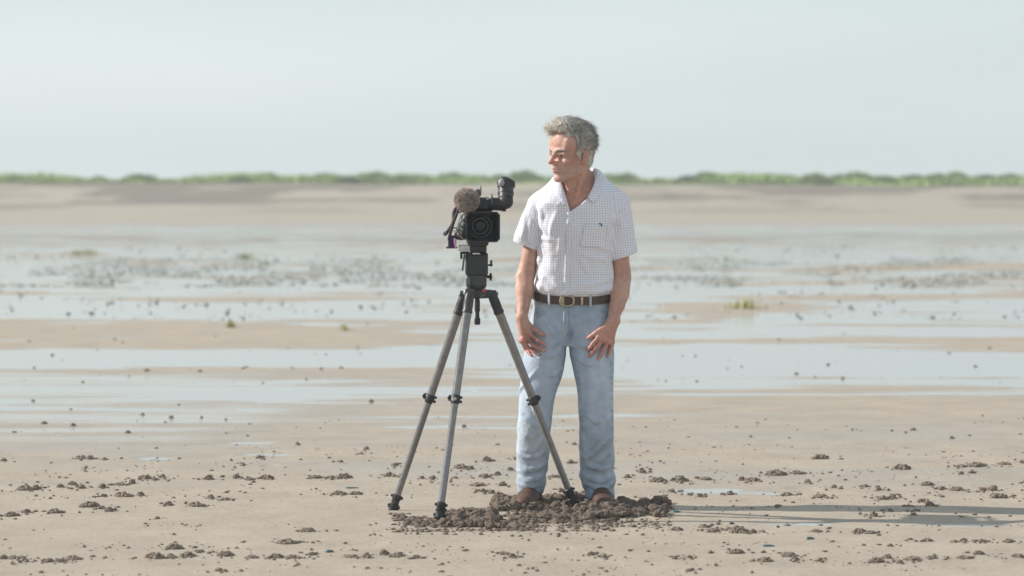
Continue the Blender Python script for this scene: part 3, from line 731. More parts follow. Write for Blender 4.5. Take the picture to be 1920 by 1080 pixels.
# open cuffs
J.cone(P(996, 945, .02), P(998, 915, .02), .050, .046, k=.003, mode='s'); J.cone(P(1124, 955, .02), P(1122, 925, .02), .052, .048, k=.003, mode='s')
JV = J
jo, jv = obj_from_vol(J, 'jeans', M['denim'], man)
zz = jv[:, 2]; xx = jv[:, 0]; yy = jv[:, 1]
pxv = 960+xx*F/(DIST+yy); pyv = HOR+(H-zz)*F/(DIST+yy)
fade = np.clip(.5+.9*fbm(xx*7, yy*7, zz*3.2, 3), 0, 1)
base = np.array([.31, .375, .475])[None]*(1-fade[:, None])+np.array([.48, .54, .62])[None]*fade[:, None]
thigh = np.exp(-((pyv-735)/90)**2)*np.clip(-yy/.1, 0, 1); base = base*(1+.10*thigh[:, None])
def near_seam(pts, w):
    d = np.full(len(pxv), 1e9)
    for (a, b), (c, e) in zip(pts[:-1], pts[1:]):
        L2 = (c-a)**2+(e-b)**2; t = np.clip(((pxv-a)*(c-a)+(pyv-b)*(e-b))/L2, 0, 1)
        d = np.minimum(d, np.hypot(pxv-a-t*(c-a), pyv-b-t*(e-b)))
    return np.clip(1-d/w, 0, 1)*(yy < .03)
pk = near_seam([(1057, 680), (1045, 720), (1037, 760), (1031, 810), (1026, 880)], 5)+near_seam([(1081, 690), (1088, 740), (1091, 800), (1093, 880)], 5)+near_seam([(1147, 680), (1147, 760), (1148, 830)], 4)
pk = pk*np.clip(.5+vn(xx*0, yy*0, zz*120)*1.0, 0, 1)
blot = np.exp(-(((pxv-1071-(pyv-628)*-.25)/5)**2+((pyv-627)/9)**2))*(yy < 0)
dark = np.clip(pk*.42+blot*.75+.5*np.exp(-((pyv-924)/3)**2)*(pxv < 1040), 0, .8)
# darker cloth inside the slash pockets
pock = near_seam([(1002, 582), (1010, 592), (1018, 586)], 7)*.45+near_seam([(1130, 583), (1140, 592), (1147, 594)], 8)*.5
dark = np.clip(dark+pock, 0, .85)
base = base*(1-dark[:, None])+np.array([.10, .15, .26])[None]*dark[:, None]
attr_col(jo.data, 'col', base.astype(np.float32))
def on_front(V, px, py, off=0.0):
    y = 0.0
    for _ in range(3):
        f = V.front(X(px, y), Z(py, y))
        if f is None: return None
        y = f
    return np.array([X(px, y), y-off, Z(py, y)])
def tube_bm(pts, r, bm=None, seg=6, radii=None, caps=True):
    bm = bm or bmesh.new(); pts = [Vector(p) for p in pts]; rings = []
    up = None
    for i, p in enumerate(pts):
        d = (pts[min(i+1, len(pts)-1)]-pts[max(i-1, 0)]).normalized()
        if up is None: up = d.orthogonal().normalized()
        u = (up-d*up.dot(d)).normalized(); up = u; w = d.cross(u); rr = radii[i] if radii else r
        rings.append([bm.verts.new(p+(u*math.cos(a)+w*math.sin(a))*rr) for a in [6.2832*k/seg for k in range(seg)]])
    for A, B in zip(rings[:-1], rings[1:]):
        for k in range(seg): bm.faces.new((A[k], A[(k+1) % seg], B[(k+1) % seg], B[k]))
    if caps: bm.faces.new(rings[0][::-1]); bm.faces.new(rings[-1])
    return bm
def seam(V, pts, r, m, name, parent, off=.0):
    q = [on_front(V, a, b, off) for a, b in dens(pts, 6)]; q = [p for p in q if p is not None]
    if len(q) > 1: return put(name, tube_bm(q, r), m, parent)
def adopt(o, part):        # a sub-part: keep its place, hang it under a part of the same thing
    o.parent = part; o.matrix_parent_inverse = Matrix.Identity(4)
for pts, r, m, nm in [([(1058, 582), (1057, 600), (1057, 622), (1060, 632)], .0028, 'seam', 'fly_seam'), ([(1066, 584), (1067, 606), (1067, 622), (1061, 632)], .0014, 'stitch', 'fly_seam'),
        ([(1023, 578), (1020, 586), (1012, 590), (1000, 591)], .0016, 'seam', 'pocket_seam'), ([(1117, 578), (1122, 586), (1132, 590), (1143, 593)], .0016, 'seam', 'pocket_seam')]:
    o = seam(JV, pts, r, M[m], nm, man)
    if o: adopt(o, jo)

# body ------------------------------------------------------------
B = Vol((X(955), -.30, Z(690)), (X(1200), .22, Z(205)), .003)
B.zloft([row(560, 1020, 1130, .02, .09), row(480, 1026, 1132, .01, .10), row(420, 1025, 1140, -.01, .102), row(385, 1024, 1146, -.025, .095), row(360, 1036, 1138, -.035, .075), row(342, 1056, 1118, -.03, .055)], k=.02, e=2.2)
HS = 1.05; PSI = math.radians(51); TIL = math.radians(4)
HC = P(1071, 288, -.10)
fw = np.array([-math.sin(PSI)*math.cos(TIL), -math.cos(PSI)*math.cos(TIL), -math.sin(TIL)])
lf = np.array([math.cos(PSI), -math.sin(PSI), 0]); upv = np.cross(lf, fw)*-1
if upv[2] < 0: upv = -upv
ROLL = math.radians(2); lf, upv = lf*math.cos(ROLL)-upv*math.sin(ROLL), upv*math.cos(ROLL)+lf*math.sin(ROLL)
HM = np.stack([lf, fw, upv])           # rows: local axes x' (his left), y' (forward), z' (up)
def hl(x, y, z): return HC+HS*(x*lf+y*fw+z*upv)
def he(V, c, r, k=.008, mode='u', yaw=0, pitch=0):
    R = HM
    if yaw or pitch:
        cy, sy = math.cos(yaw), math.sin(yaw); cp, sp = math.cos(pitch), math.sin(pitch)
        A = np.array([[cy, sy, 0], [-sy, cy, 0], [0, 0, 1]]); Bm = np.array([[1, 0, 0], [0, cp, sp], [0, -sp, cp]])
        R = Bm@A@HM
    V.ell(hl(*c), np.array(r)*HS, R, k, mode)
def hc(V, a, b, ra, rb, k=.006, mode='u'): V.cone(hl(*a), hl(*b), ra*HS, rb*HS, k, mode)
# neck, trapezius, collar bones
B.cone(P(1090, 352, -.005), hl(0, -.022, -.035), .058, .056, k=.03)
B.cone(P(1088, 365, -.045), hl(0, .012, -.075), .046, .042, k=.03)
B.cone(P(1036, 362, -.02), P(1086, 335, .0), .035, .045, k=.03); B.cone(P(1142, 362, -.02), P(1092, 335, .0), .038, .045, k=.03)
B.cone(P(1074, 384, -.112), hl(-.056, -.012, -.055), .010, .012, k=.018); B.cone(P(1080, 384, -.112), hl(.064, -.020, -.045), .012, .014, k=.018)
B.cone(P(1077, 381, -.118), P(1112, 366, -.10), .009, .007, k=.014)
# head
he(B, (0, -.006, .042), (.076, .090, .084), k=.015)
he(B, (0, .026, .050), (.066, .062, .072), k=.02)
he(B, (0, .018, -.045), (.060, .066, .070), k=.025)
for s in (-1, 1):
    hc(B, (.060*s, -.005, -.020), (.054*s, .008, -.072), .014, .013, k=.02)
    hc(B, (.054*s, .008, -.072), (.014*s, .074, -.105), .014, .014, k=.02)
    he(B, (.043*s, .058, -.028), (.021, .024, .016), k=.018)
    hc(B, (.046*s, .074, .020), (.012*s, .089, .017), .008, .010, k=.012)
    he(B, (.031*s, .094, .001), (.017, .010, .008), k=.010, mode='s')
    hc(B, (.018*s, .0805, .003), (.044*s, .071, .002), .0105, .0095, k=.006)
    hc(B, (.018*s, .0845, .0085), (.043*s, .0785, .0050), .0082, .0085, k=.005)       # heavy lid
    hc(B, (.018*s, .0815, -.0075), (.041*s, .0735, -.0080), .0062, .0062, k=.006)
    he(B, (.012*s, .098, -.034), (.0085, .011, .0085), k=.006)                      # nostril wing
    hc(B, (.022*s, .083, -.030), (.033*s, .071, -.066), .007, .009, k=.012)         # fold beside the mouth
    hc(B, (.055*s, .062, .060), (.050*s, .066, .040), .008, .010, k=.02)
he(B, (0, .078, -.063), (.030, .022, .026), k=.016)
hc(B, (0, .090, .012), (0, .106, -.010), .0092, .0092, k=.010); hc(B, (0, .106, -.010), (0, .119, -.030), .0092, .0108, k=.006)
hc(B, (0, .100, -.040), (0, .092, -.052), .006, .005, k=.006)
he(B, (0, .081, -.103), (.020, .014, .014), k=.012)
hc(B, (-.020, .089, -.0595), (0, .0995, -.0565), .0035, .0045, k=.004); hc(B, (.020, .089, -.0595), (0, .0995, -.0565), .0035, .0045, k=.004)
hc(B, (-.017, .088, -.0695), (0, .0975, -.071), .004, .0058, k=.004); hc(B, (.017, .088, -.0695), (0, .0975, -.071), .004, .0058, k=.004)
hc(B, (-.023, .093, -.0635), (0, .1075, -.0635), .0016, .0016, k=.003, mode='s'); hc(B, (.023, .093, -.0635), (0, .1075, -.0635), .0016, .0016, k=.003, mode='s')
he(B, (0, .100, -.083), (.016, .006, .005), k=.008, mode='s')
for s in (-1, 1):   # forehead lines
    pass
for zz_ in (.045, .060, .074): hc(B, (-.035, .098, zz_), (.035, .098, zz_), .0022, .0022, k=.004, mode='s')
for s in (-1, 1):
    he(B, (.081*s, -.012, -.012), (.010, .021, .034), k=.006, yaw=-.45*s, pitch=.15)
    he(B, (.090*s, -.006, -.006), (.007, .009, .016), k=.005, mode='s')
    he(B, (.079*s, .002, -.036), (.008, .008, .011), k=.006)
    hc(B, (.078*s, .004, .008), (.084*s, -.014, .020), .004, .004, k=.004); hc(B, (.084*s, -.014, .020), (.087*s, -.028, .004), .004, .004, k=.004)
B.cone(P(1066, 349, -.11), P(1067, 357, -.115), .012, .010, k=.02)                 # adam's apple
# arms
def arm(sh, el, fa, wr, flat):
    B.cone(sh[0], el[0], sh[1], el[1], k=.02)
    B.cone(el[0], fa[0], el[1]*.97, fa[1], k=.02); B.cone(fa[0], wr[0], fa[1], wr[1], k=.02, sq=flat)
arm((P(1014, 385, -.01), .046), (P(988, 508, .0), .0385), (P(984, 545, -.03), .039), (P(979, 592, -.090), .0255), ((0.8, -.6, 0), 1.0))
arm((P(1154, 385, -.01), .048), (P(1166, 512, .0), .0385), (P(1162, 548, -.03), .040), (P(1150, 599, -.090), .0275), ((0.8, -.6, 0), 1.0))
B.cone(P(974, 520, -.015), P(981, 575, -.07), .020, .014, k=.02); B.cone(P(1174, 524, -.015), P(1164, 575, -.06), .020, .014, k=.02)
B.cone(P(983, 530, -.04), P(975, 600, -.105), .0045, .004, k=.01); B.cone(P(1158, 540, -.06), P(1152, 600, -.11), .0045, .004, k=.01)
def sk(px, py, r, lift=.0):
    q = on_front(JV, px, py, 0); y = q[1] if q is not None else -.10
    y = min(y, -.06); y = y-r*.85-lift; return (P(px, py, y), r)
SK = 1.0
def hand(wrist, knu, fingers, thumb, web):
    w, wr = wrist
    for kx, ky, r, l in knu: B.cone(w, sk(kx, ky, r, l)[0], wr*.72, r, k=.016)
    ks = [sk(*k)[0] for k in knu]
    for a, b in zip(ks[:-1], ks[1:]): B.cone(a, b, .0115, .0115, k=.012)
    for (kx, ky, r, l), f in zip(knu, fingers):
        pts = [sk(kx, ky, r*.95, l)]+[sk(x, y, rr, ll) for x, y, rr, ll in f]
        B.chain(pts, .0035)
        B.ell(pts[0][0]+np.array([0, -.002, 0]), (.0098, .009, .0098), k=.006)      # knuckle
        B.ell(pts[1][0]+np.array([0, -.001, 0]), np.array([1, 1, 1])*pts[1][1]*1.06, k=.003)
    B.cone(w, sk(*web)[0], wr*.6, .013, k=.016)
    B.chain([sk(*web)]+[sk(*t) for t in thumb], .005)
hand((P(978, 597, -.098), .027),
     [(995, 628, .0105, .014), (987.5, 633, .0105, .018), (981.5, 637, .010, .016), (977.5, 639, .009, .008)],
     [[(1009, 638, .0092, .010), (1017, 643, .0084, .004), (1022, 646.5, .0076, 0)],
      [(998.5, 647, .0094, .012), (1011, 653, .0086, .006), (1020.5, 657.5, .0078, 0)],
      [(990.5, 652, .0090, .010), (1002, 660, .0082, .004), (1010.5, 665, .0074, 0)],
      [(985, 654, .0080, .004), (991, 661, .0074, .002), (996, 666, .0066, 0)]],
     [(1003, 617, .0112, .008), (1013, 625, .0100, .003), (1020, 628, .0086, 0)], (994, 611, .0125, .012))
hand((P(1151, 601, -.098), .029),
     [(1122, 632, .0105, .012), (1130, 637, .0105, .015), (1139, 641, .0105, .013), (1147.5, 642, .0095, .008)],
     [[(1111.5, 645, .0094, .010), (1106, 652, .0086, .005), (1102, 656.5, .0078, 0)],
      [(1118, 652, .0096, .012), (1111, 661, .0086, .006), (1106, 668, .0078, 0)],
      [(1131.5, 656, .0092, .010), (1126.5, 666, .0084, .005), (1123, 673, .0076, 0)],
      [(1144.5, 655, .0082, .006), (1141.5, 662, .0076, .003), (1139.5, 668.5, .0068, 0)]],
     [(1117, 624, .0112, .007), (1109, 630, .0098, .002), (1103, 633.5, .0084, 0)], (1127, 618, .0135, .010))
B.add(lambda x, y, z: .0012*fbm(x*45, y*45, z*45, 2), .02)
body, bv = obj_from_vol(B, 'body', M['skin'], man)
q = (bv-HC)@HM.T/HS        # head-local coordinates of every vertex
hx, hy, hz = q.T
ishead = (hz > -.12) & (np.abs(hx) < .11) & (np.abs(hy) < .13)
tone = np.clip(.5+.8*fbm(bv[:, 0]*14, bv[:, 1]*14, bv[:, 2]*14, 3), 0, 1)[:, None]
col = np.array([.49, .27, .21])*(1-tone)+np.array([.60, .37, .29])*tone
def blend(col, m, c): m = np.clip(m, 0, 1)[:, None]; return col*(1-m)+np.array(c)*m
g3 = lambda c, r: np.exp(-(((np.abs(hx)-c[0])/r[0])**2+((hy-c[1])/r[1])**2+((hz-c[2])/r[2])**2))*ishead
col = blend(col, .55*g3((0, .112, -.034), (.018, .03, .018)), (.62, .25, .21))
col = blend(col, .2*g3((.045, .065, -.03), (.025, .03, .022)), (.60, .29, .22))
col = blend(col, .5*g3((.08, -.01, -.02), (.015, .03, .04)), (.58, .27, .21))
lip = ishead & (hy > .082) & (np.abs(hx) < .022) & (hz > -.077) & (hz < -.054)
col = blend(col, .65*lip, (.52, .22, .19))
col = blend(col, .8*(ishead & (hy > .09) & (np.abs(hx) < .023) & (np.abs(hz+.0635) < .0018)), (.18, .08, .07))
brow = g3((.030, .084, .0155), (.022, .02, .0060)); col = blend(col, 1.7*brow, (.10, .085, .075))
col = blend(col, .45*g3((.030, .08, .002), (.017, .02, .007)), (.25, .14, .11))  # socket darkened, shade under the brow painted into the skin
stub = ishead & (hz < -.05) & (hy > .0); col = blend(col, .16*stub, (.42, .36, .34))
# knuckles and fingertips a little redder, hands ruddier than the arms
pb = HOR+(H-bv[:, 2])*F/(DIST+bv[:, 1]); col = blend(col, .65*np.clip((pb-600)/50, 0, 1), (.50, .20, .165))
col = blend(col, .55*np.clip(1-np.abs(pb-372)/50, 0, 1)*(np.abs(bv[:, 0]-X(1082)) < .10), (.50, .22, .17))
attr_col(body.data, 'col', col.astype(np.float32))
for s in (-1, 1):
    bm = bmesh.new(); bmesh.ops.create_uvsphere(bm, u_segments=16, v_segments=12, radius=.0118*HS)
    bmesh.ops.translate(bm, verts=bm.verts, vec=Vector(hl(.031*s, .0775, .0000)))
    o = put('eye', bm, M['eye'], man)
    ev = np.array([v.co[:] for v in o.data.vertices])+np.array(man.location); d = ev-hl(.031*s, .0775, .0000); d /= np.linalg.norm(d, axis=1)[:, None]
    a = d@fw; attr_col(o.data, 'col', np.where(a[:, None] > .80, np.array([[.07, .055, .05]]), np.array([[.15, .10, .085]])).astype(np.float32))  # whole eyeball dark brown, the brow's shade painted into its colour
# finger nails
def nail(px, py, dx, dy, r):
    c = sk(px, py, .008)[0]+np.array([0, -.0072, 0]); bm = bmesh.new(); bmesh.ops.create_uvsphere(bm, u_segments=10, v_segments=6, radius=1)
    an = math.atan2(-dy, dx)
    bmesh.ops.scale(bm, verts=bm.verts, vec=(r*1.25, .0016, r)); bmesh.ops.rotate(bm, verts=bm.verts, matrix=Matrix.Rotation(-an, 3, 'Y')); bmesh.ops.translate(bm, verts=bm.verts, vec=Vector(c))
    return put('nail', bm, M['nail'], man)
M['nail'] = mat('finger_nail', (.66, .45, .38), .35)
for a in [(1019, 627, 1, .4, .0052), (1021, 645.5, 1, .6, .0040), (1019, 656.5, 1, .5, .0040), (1009, 664, 1, .6, .0040), (995, 664.5, 1, 1, .0034),
          (1104, 632.6, -1, .6, .0046), (1103, 655, -.6, 1, .0040), (1107, 666.5, -.5, 1, .0042), (1123.6, 671.5, -.3, 1, .0042), (1140, 667, -.25, 1, .0036)]:
    adopt(nail(*a), body)

# shirt -----------------------------------------------------------
T = Vol((X(950), -.27, Z(562)), (X(1205), .27, Z(305)), .003)
T.zloft([row(553, 1005, 1146, .03, .117), row(546, 1001, 1150, .03, .130), row(525, 1004, 1151, .028, .134), row(490, 1008, 1149, .02, .135), row(450, 1010, 1150, .0, .134), row(410, 1008, 1158, -.02, .130), row(380, 1006, 1164, -.03, .120),
         row(357, 1020, 1156, -.03, .100), row(341, 1040, 1134, -.02, .085), row(328, 1056, 1118, -.005, .07)], k=.02, e=2.35)
T.cone(P(1026, 372, -.015), P(1062, 340, .0), .050, .050, k=.035); T.cone(P(1142, 372, -.015), P(1106, 338, .0), .056, .056, k=.035)
T.cone(P(1010, 383, -.015), P(988, 448, -.008), .052, .056, k=.022); T.cone(P(988, 448, -.008), P(985, 459, -.008), .056, .057, k=.01)
T.cone(P(1158, 383, -.015), P(1168, 466, -.008), .056, .053, k=.022); T.cone(P(1168, 466, -.008), P(1169, 478, -.008), .053, .053, k=.01)
for pts, r in [
    ([(1012, 436), (1020, 446), (1036, 450)], .006), ([(1012, 405), (1018, 425), (1030, 441)], .009), ([(1003, 395), (1006, 420), (1001, 448)], .008), ([(1011, 385), (1018, 400), (1019, 418)], .008),
    ([(1011, 498), (1014, 515), (1026, 532), (1038, 545)], .011), ([(1008, 520), (1012, 536), (1022, 547)], .012), ([(1016, 480), (1012, 500)], .008), ([(1040, 520), (1050, 540)], .007),
    ([(1144, 470), (1128, 462), (1100, 455)], .008), ([(1146, 500), (1128, 486), (1100, 478), (1078, 470)], .008), ([(1146, 520), (1130, 528), (1104, 533), (1084, 530)], .010), ([(1148, 538), (1128, 544), (1100, 545)], .010),
    ([(1110, 520), (1096, 500), (1086, 480)], .007), ([(1146, 425), (1142, 445), (1144, 462)], .009), ([(1150, 400), (1146, 418)], .008), ([(1152, 375), (1150, 392), (1148, 412)], .007),
    ([(1072, 545), (1060, 549), (1046, 548)], .007), ([(1020, 455), (1014, 470), (1016, 486)], .007), ([(1160, 400), (1166, 424), (1164, 452)], .008), ([(1176, 410), (1178, 440), (1174, 464)], .007),
    ([(986, 410), (984, 430), (978, 448)], .007), ([(996, 414), (995, 434), (992, 455)], .006), ([(1046, 395), (1038, 420), (1034, 440)], .008), ([(1062, 410), (1052, 440), (1050, 470)], .006)]:
    fold(T, dens(pts), r*1.1, out=.42)
def td(x, y, z):
    return -.008*(1-2.4*np.abs(fbm(x*8+z*4, y*8, z*6-x*4+3, 2)))-.003*fbm(x*22, y*22, z*14, 2)+.003*fbm(x*5, y*5+2, z*5, 2)
T.add(td, .03)
# sleeves are open at the hem, the neck is open in a V
T.cone(P(985, 490, -.008), P(990, 430, -.008), .049, .045, k=.003, mode='s'); T.cone(P(1170, 505, -.008), P(1165, 445, -.008), .046, .043, k=.003, mode='s')
def hem(px, py, nx, nz, ra_, rb_):      # cut a sleeve along its hem plane
    c = P(px, py, 0)
    def fn(x, y, z): return np.maximum((x-c[0])*-nx+(z-c[2])*-nz, np.maximum(x-c[0]-rb_, c[0]-ra_-x))+0*y
    T.op(c-np.array([ra_, .2, .12]), c+np.array([rb_, .2, .12]), lambda x, y, z: np.maximum(fn(x, y, z), np.maximum(np.abs(y)-.14, np.abs(z-c[2])-.11)), .002, 's')
hem(986, 462, -.38, -.92, .09, .044); hem(1170, 482, .32, -.95, .048, .08)
VR = [(1068, 396), (1088, 382), (1104, 368), (1114, 347), (1118, 322), (1118, 300)]; VL = [(1068, 396), (1058, 362), (1051, 336), (1049, 300)]
def vcut(x, y, z):
    e = np.maximum(y+.035, z-Z(300))
    for L_, sg in ((VR, 1), (VL, -1)):
        for (a0, a1), (b0, b1) in zip(L_[:-1], L_[1:]):
            ax_, az_, bx_, bz_ = X(a0), Z(a1), X(b0), Z(b1); dx_, dz_ = bx_-ax_, bz_-az_; n_ = math.hypot(dx_, dz_)
            e = np.maximum(e, ((x-ax_)*dz_-(z-az_)*dx_)/n_*sg)
    return e
T.op(np.array([X(1045), -.25, Z(400)]), np.array([X(1122), -.02, Z(305)]), vcut, .003, 's')
T.cone(P(1083, 372, -.05), P(1082, 300, -.03), .050, .088, k=.004, mode='s')
sh, sv = obj_from_vol(T, 'shirt', M['check'], man)
def weave(v):
    px = 960+v[:, 0]*F/(DIST+v[:, 1])
    zc = v[:, 2]; c0 = X(1080); th = np.arctan2(v[:, 0]-c0, -(v[:, 1]-.0))
    u = (v[:, 0]-c0)*.4+th*.15*.6; w = zc+0*u
    def sl(a, b, u, w, m):
        a = np.array(a); b = np.array(b); d = (b-a)/np.linalg.norm(b-a); t = (v-a)@d; p = v-a-np.outer(t, d)
        s_ = np.array([d[2], 0, -d[0]]); f_ = np.cross(d, s_); ang = np.arctan2(p@s_, -p[:, 1])
        uu = (p@s_)*.45+ang*.052*.55
        return np.where(m, uu, u), np.where(m, t, w)
    ml = (px < 1009-(Z(372)-zc)*8) & (zc < Z(360)) & (zc > Z(475)); mr = (px > 1150-(Z(372)-zc)*12) & (zc > Z(500)) & (zc < Z(360))
    u, w = sl(P(1010, 383), P(986, 458), u, w, ml); u, w = sl(P(1158, 383), P(1169, 478), u, w, mr)
    return np.stack([u, w, 0*u], 1)
attr_v(sh.data, 'weave', weave(sv))
def patch(V, corners, nx, ny, off, thick, name, mtl, parent, du=0.0, dv=0.0, curve=None):
    """a piece of cloth lying on a volume; corners top-left, top-right, bottom-right, bottom-left in picture rows"""
    (a, b, c, d) = [np.array(k, float) for k in corners]; g = []; ok = True
    for j in range(ny+1):
        for i in range(nx+1):
            s, t = i/nx, j/ny; p = (a*(1-s)+b*s)*(1-t)+(d*(1-s)+c*s)*t
            q = on_front(V, p[0], p[1], off); g.append(q if q is not None else P(p[0], p[1], -.12))
    g = np.array(g).reshape(ny+1, nx+1, 3)
    for _ in range(2): g[1:-1, 1:-1, 1] = (g[1:-1, 1:-1, 1]*2+g[:-2, 1:-1, 1]+g[2:, 1:-1, 1]+g[1:-1, :-2, 1]+g[1:-1, 2:, 1])/6
    g = g.reshape(-1, 3); gb = g+np.array([0, thick, 0]); n = len(g)
    ids = np.arange(n).reshape(ny+1, nx+1); fq = np.stack([ids[:-1, :-1], ids[1:, :-1], ids[1:, 1:], ids[:-1, 1:]], -1).reshape(-1, 4)
    rim = list(ids[0, :])+list(ids[1:, -1])+list(ids[-1, -2::-1])+list(ids[-2:0:-1, 0]); rim = np.array(rim); r2 = np.roll(rim, -1)
    qs = np.concatenate([fq, fq[:, ::-1]+n, np.stack([rim, r2, r2+n, rim+n], 1)])
    v = np.concatenate([g, gb]); me = mesh_from(name, v-np.array(man.location), qs); smooth(me)
    wv = weave(v); wv[:, 0] += du; wv[:, 1] += dv; attr_v(me, 'weave', wv)
    return link(name, me, mtl, parent)
o = patch(T, [(1063, 398), (1075, 398), (1067, 549), (1056, 549)], 3, 40, .004, .004, 'button_placket', M['check'], man, .0045, .003); adopt(o, sh)
o = patch(T, [(1096, 421), (1139, 423), (1134, 466), (1086, 462)], 14, 14, .0045, .0045, 'chest_pocket', M['check'], man, .004, .005); adopt(o, sh)
for px, py in [(1068, 417), (1065, 456), (1061.5, 493), (1059, 530)]:
    p = on_front(T, px, py, .0055); bm = bmesh.new(); bmesh.ops.create_cone(bm, segments=14, radius1=.0046, radius2=.0046, depth=.0025, cap_ends=True)
    bmesh.ops.rotate(bm, verts=bm.verts, matrix=Matrix.Rotation(math.pi/2, 3, 'X')); bmesh.ops.translate(bm, verts=bm.verts, vec=Vector(p)); adopt(put('button', bm, M['button'], man), sh)
p = on_front(T, 1127, 420, .006); adopt(put('pen_clip', tube_bm([p+np.array([-.008, 0, .002]), p, p+np.array([.004, -.001, -.010])], .0025), M['gloss'], man), sh)
# collar: a standing band round the back of the neck and two flaps
def strip(name, top, bot, mtl, th=.0035, n=6):
    """cloth strip between two polylines of world points"""
    top = np.array(top); bot = np.array(bot); m = len(top); rows_ = [top*(1-t)+bot*t for t in np.linspace(0, 1, n)]
    g = np.array(rows_); bow = np.sin(np.linspace(0, math.pi, n))[:, None]
    g[:, :, 1] -= bow*.004; ids = np.arange(n*m).reshape(n, m)
    fq = np.stack([ids[:-1, :-1], ids[1:, :-1], ids[1:, 1:], ids[:-1, 1:]], -1).reshape(-1, 4)
    v = g.reshape(-1, 3); me = mesh_from(name, v-np.array(man.location), fq); smooth(me); wv = weave(v); wv[:, 0] += .003; attr_v(me, 'weave', wv)
    o = link(name, me, mtl, man); s_ = o.modifiers.new('s', 'SOLIDIFY'); s_.thickness = th; s_.offset = 0
    ss = o.modifiers.new('u', 'SUBSURF'); ss.levels = 1; ss.render_levels = 1
    adopt(o, sh); return o
nk = P(1083, 345, -.02)
def ring(ang, rx, ry, z, cx=nk[0], cy=-.012): return (cx+rx*math.sin(ang), cy+ry*math.cos(ang), z)
A_ = np.linspace(math.radians(-112), math.radians(118), 22)
zt = lambda a: Z(318)-.016*(1-math.cos(a))*1.1 if a > 0 else Z(318)-.030*(1-math.cos(a))
strip('collar', [ring(a, .083, .082, zt(a)) for a in A_], [ring(a, .094, .094, zt(a)-.040) for a in A_], M['check'])
def cp(px, py, y, off=.006):
    q = on_front(T, px, py, off); return np.array(P(px, py, min(y, q[1]) if q is not None else y))
strip('collar', [cp(1050, 333, -.075), cp(1054, 348, -.11), cp(1058, 362, -.130), cp(1064, 384, -.150)], [cp(1038, 340, -.07, .010), cp(1042, 356, -.10, .010), cp(1047, 370, -.12, .012), cp(1056, 386, -.15, .012)], M['check'])
strip('collar', [cp(1118, 322, -.05), cp(1115, 340, -.085), cp(1110, 356, -.105), cp(1100, 371, -.125)], [cp(1128, 330, -.03, .012), cp(1128, 350, -.07, .012), cp(1124, 368, -.10, .012), cp(1112, 382, -.125, .012)], M['check'])

# belt ------------------------------------------------------------
def belt_pt(a, z0, off):
    r = row(560, 1001, 1147, .032, .121); ax, ay = r[2]+off, .121+off; e = 2/2.5
    c, s_ = math.sin(a), -math.cos(a)
    x = r[1]+ax*math.copysign(abs(c)**e, c); y = .032+ay*math.copysign(abs(s_)**e, s_)
    return (x, y, z0-.021*max(0, math.cos(a))**1.2+.004*math.sin(a)*-1)
bm = bmesh.new(); n = 96; R_ = []
for i in range(n):
    a = 6.28318*i/n
    R_.append([bm.verts.new(belt_pt(a, Z(546), .003)), bm.verts.new(belt_pt(a, Z(546)-.001, .0075)), bm.verts.new(belt_pt(a, Z(546)-.038, .0085)), bm.verts.new(belt_pt(a, Z(546)-.039, .003))])
for i in range(n):
    A, Bq = R_[i], R_[(i+1) % n]
    for j in range(4): bm.faces.new((A[j], Bq[j], Bq[(j+1) % 4], A[(j+1) % 4]))
bmesh.ops.recalc_face_normals(bm, faces=bm.faces)
belt = put('belt', bm, M['leather'], man)
def at_belt(px, dz=0.0, off=.0):
    best = min((6.28318*i/720 for i in range(-180, 181)), key=lambda a: abs(belt_pt(a, 0, .008)[0]-X(px, -.09)))
    p = belt_pt(best, Z(546)-.0195, .009+off); return Vector((p[0], p[1], p[2]+dz)), best
for px in (1030, 1107):
    p, a = at_belt(px, -.003); bm = bmesh.new(); bmesh.ops.create_cube(bm, size=1); bmesh.ops.scale(bm, verts=bm.verts, vec=(.011, .007, .056))
    bmesh.ops.rotate(bm, verts=bm.verts, matrix=Matrix.Rotation(a, 3, 'Z')); bmesh.ops.translate(bm, verts=bm.verts, vec=p)
    o = put('belt_loop', bm, M['seam'] if px < 1060 else M['loop'] if 'loop' in M else M['seam'], man, bevel=.002); adopt(o, jo)
p, a = at_belt(1065, -.001, .002)
bm = bmesh.new(); ringp = []
for k in range(24):
    t = 6.28318*k/24; ringp.append((p.x-.004+.031*math.copysign(abs(math.cos(t))**.8, math.cos(t)), p.y-.002, p.z+.0235*math.copysign(abs(math.sin(t))**.8, math.sin(t))))
tube_bm(ringp+[ringp[0]], .0055, bm, 8, caps=False); put('buckle', bm, M['buckle'], man)
bm = bmesh.new(); bmesh.ops.create_cube(bm, size=1); bmesh.ops.scale(bm, verts=bm.verts, vec=(.016, .006, .036)); bmesh.ops.translate(bm, verts=bm.verts, vec=p+Vector((-.024, -.001, 0))); bk2 = put('buckle_plate', bm, M['buckle'], man, bevel=.003)
p2, a2 = at_belt(1091, 0, .001)
bm = bmesh.new(); bmesh.ops.create_cube(bm, size=1); bmesh.ops.scale(bm, verts=bm.verts, vec=(.012, .006, .041)); bmesh.ops.rotate(bm, verts=bm.verts, matrix=Matrix.Rotation(a2, 3, 'Z')); bmesh.ops.translate(bm, verts=bm.verts, vec=p2); put('belt_keeper', bm, M['buckle'], man, bevel=.002)

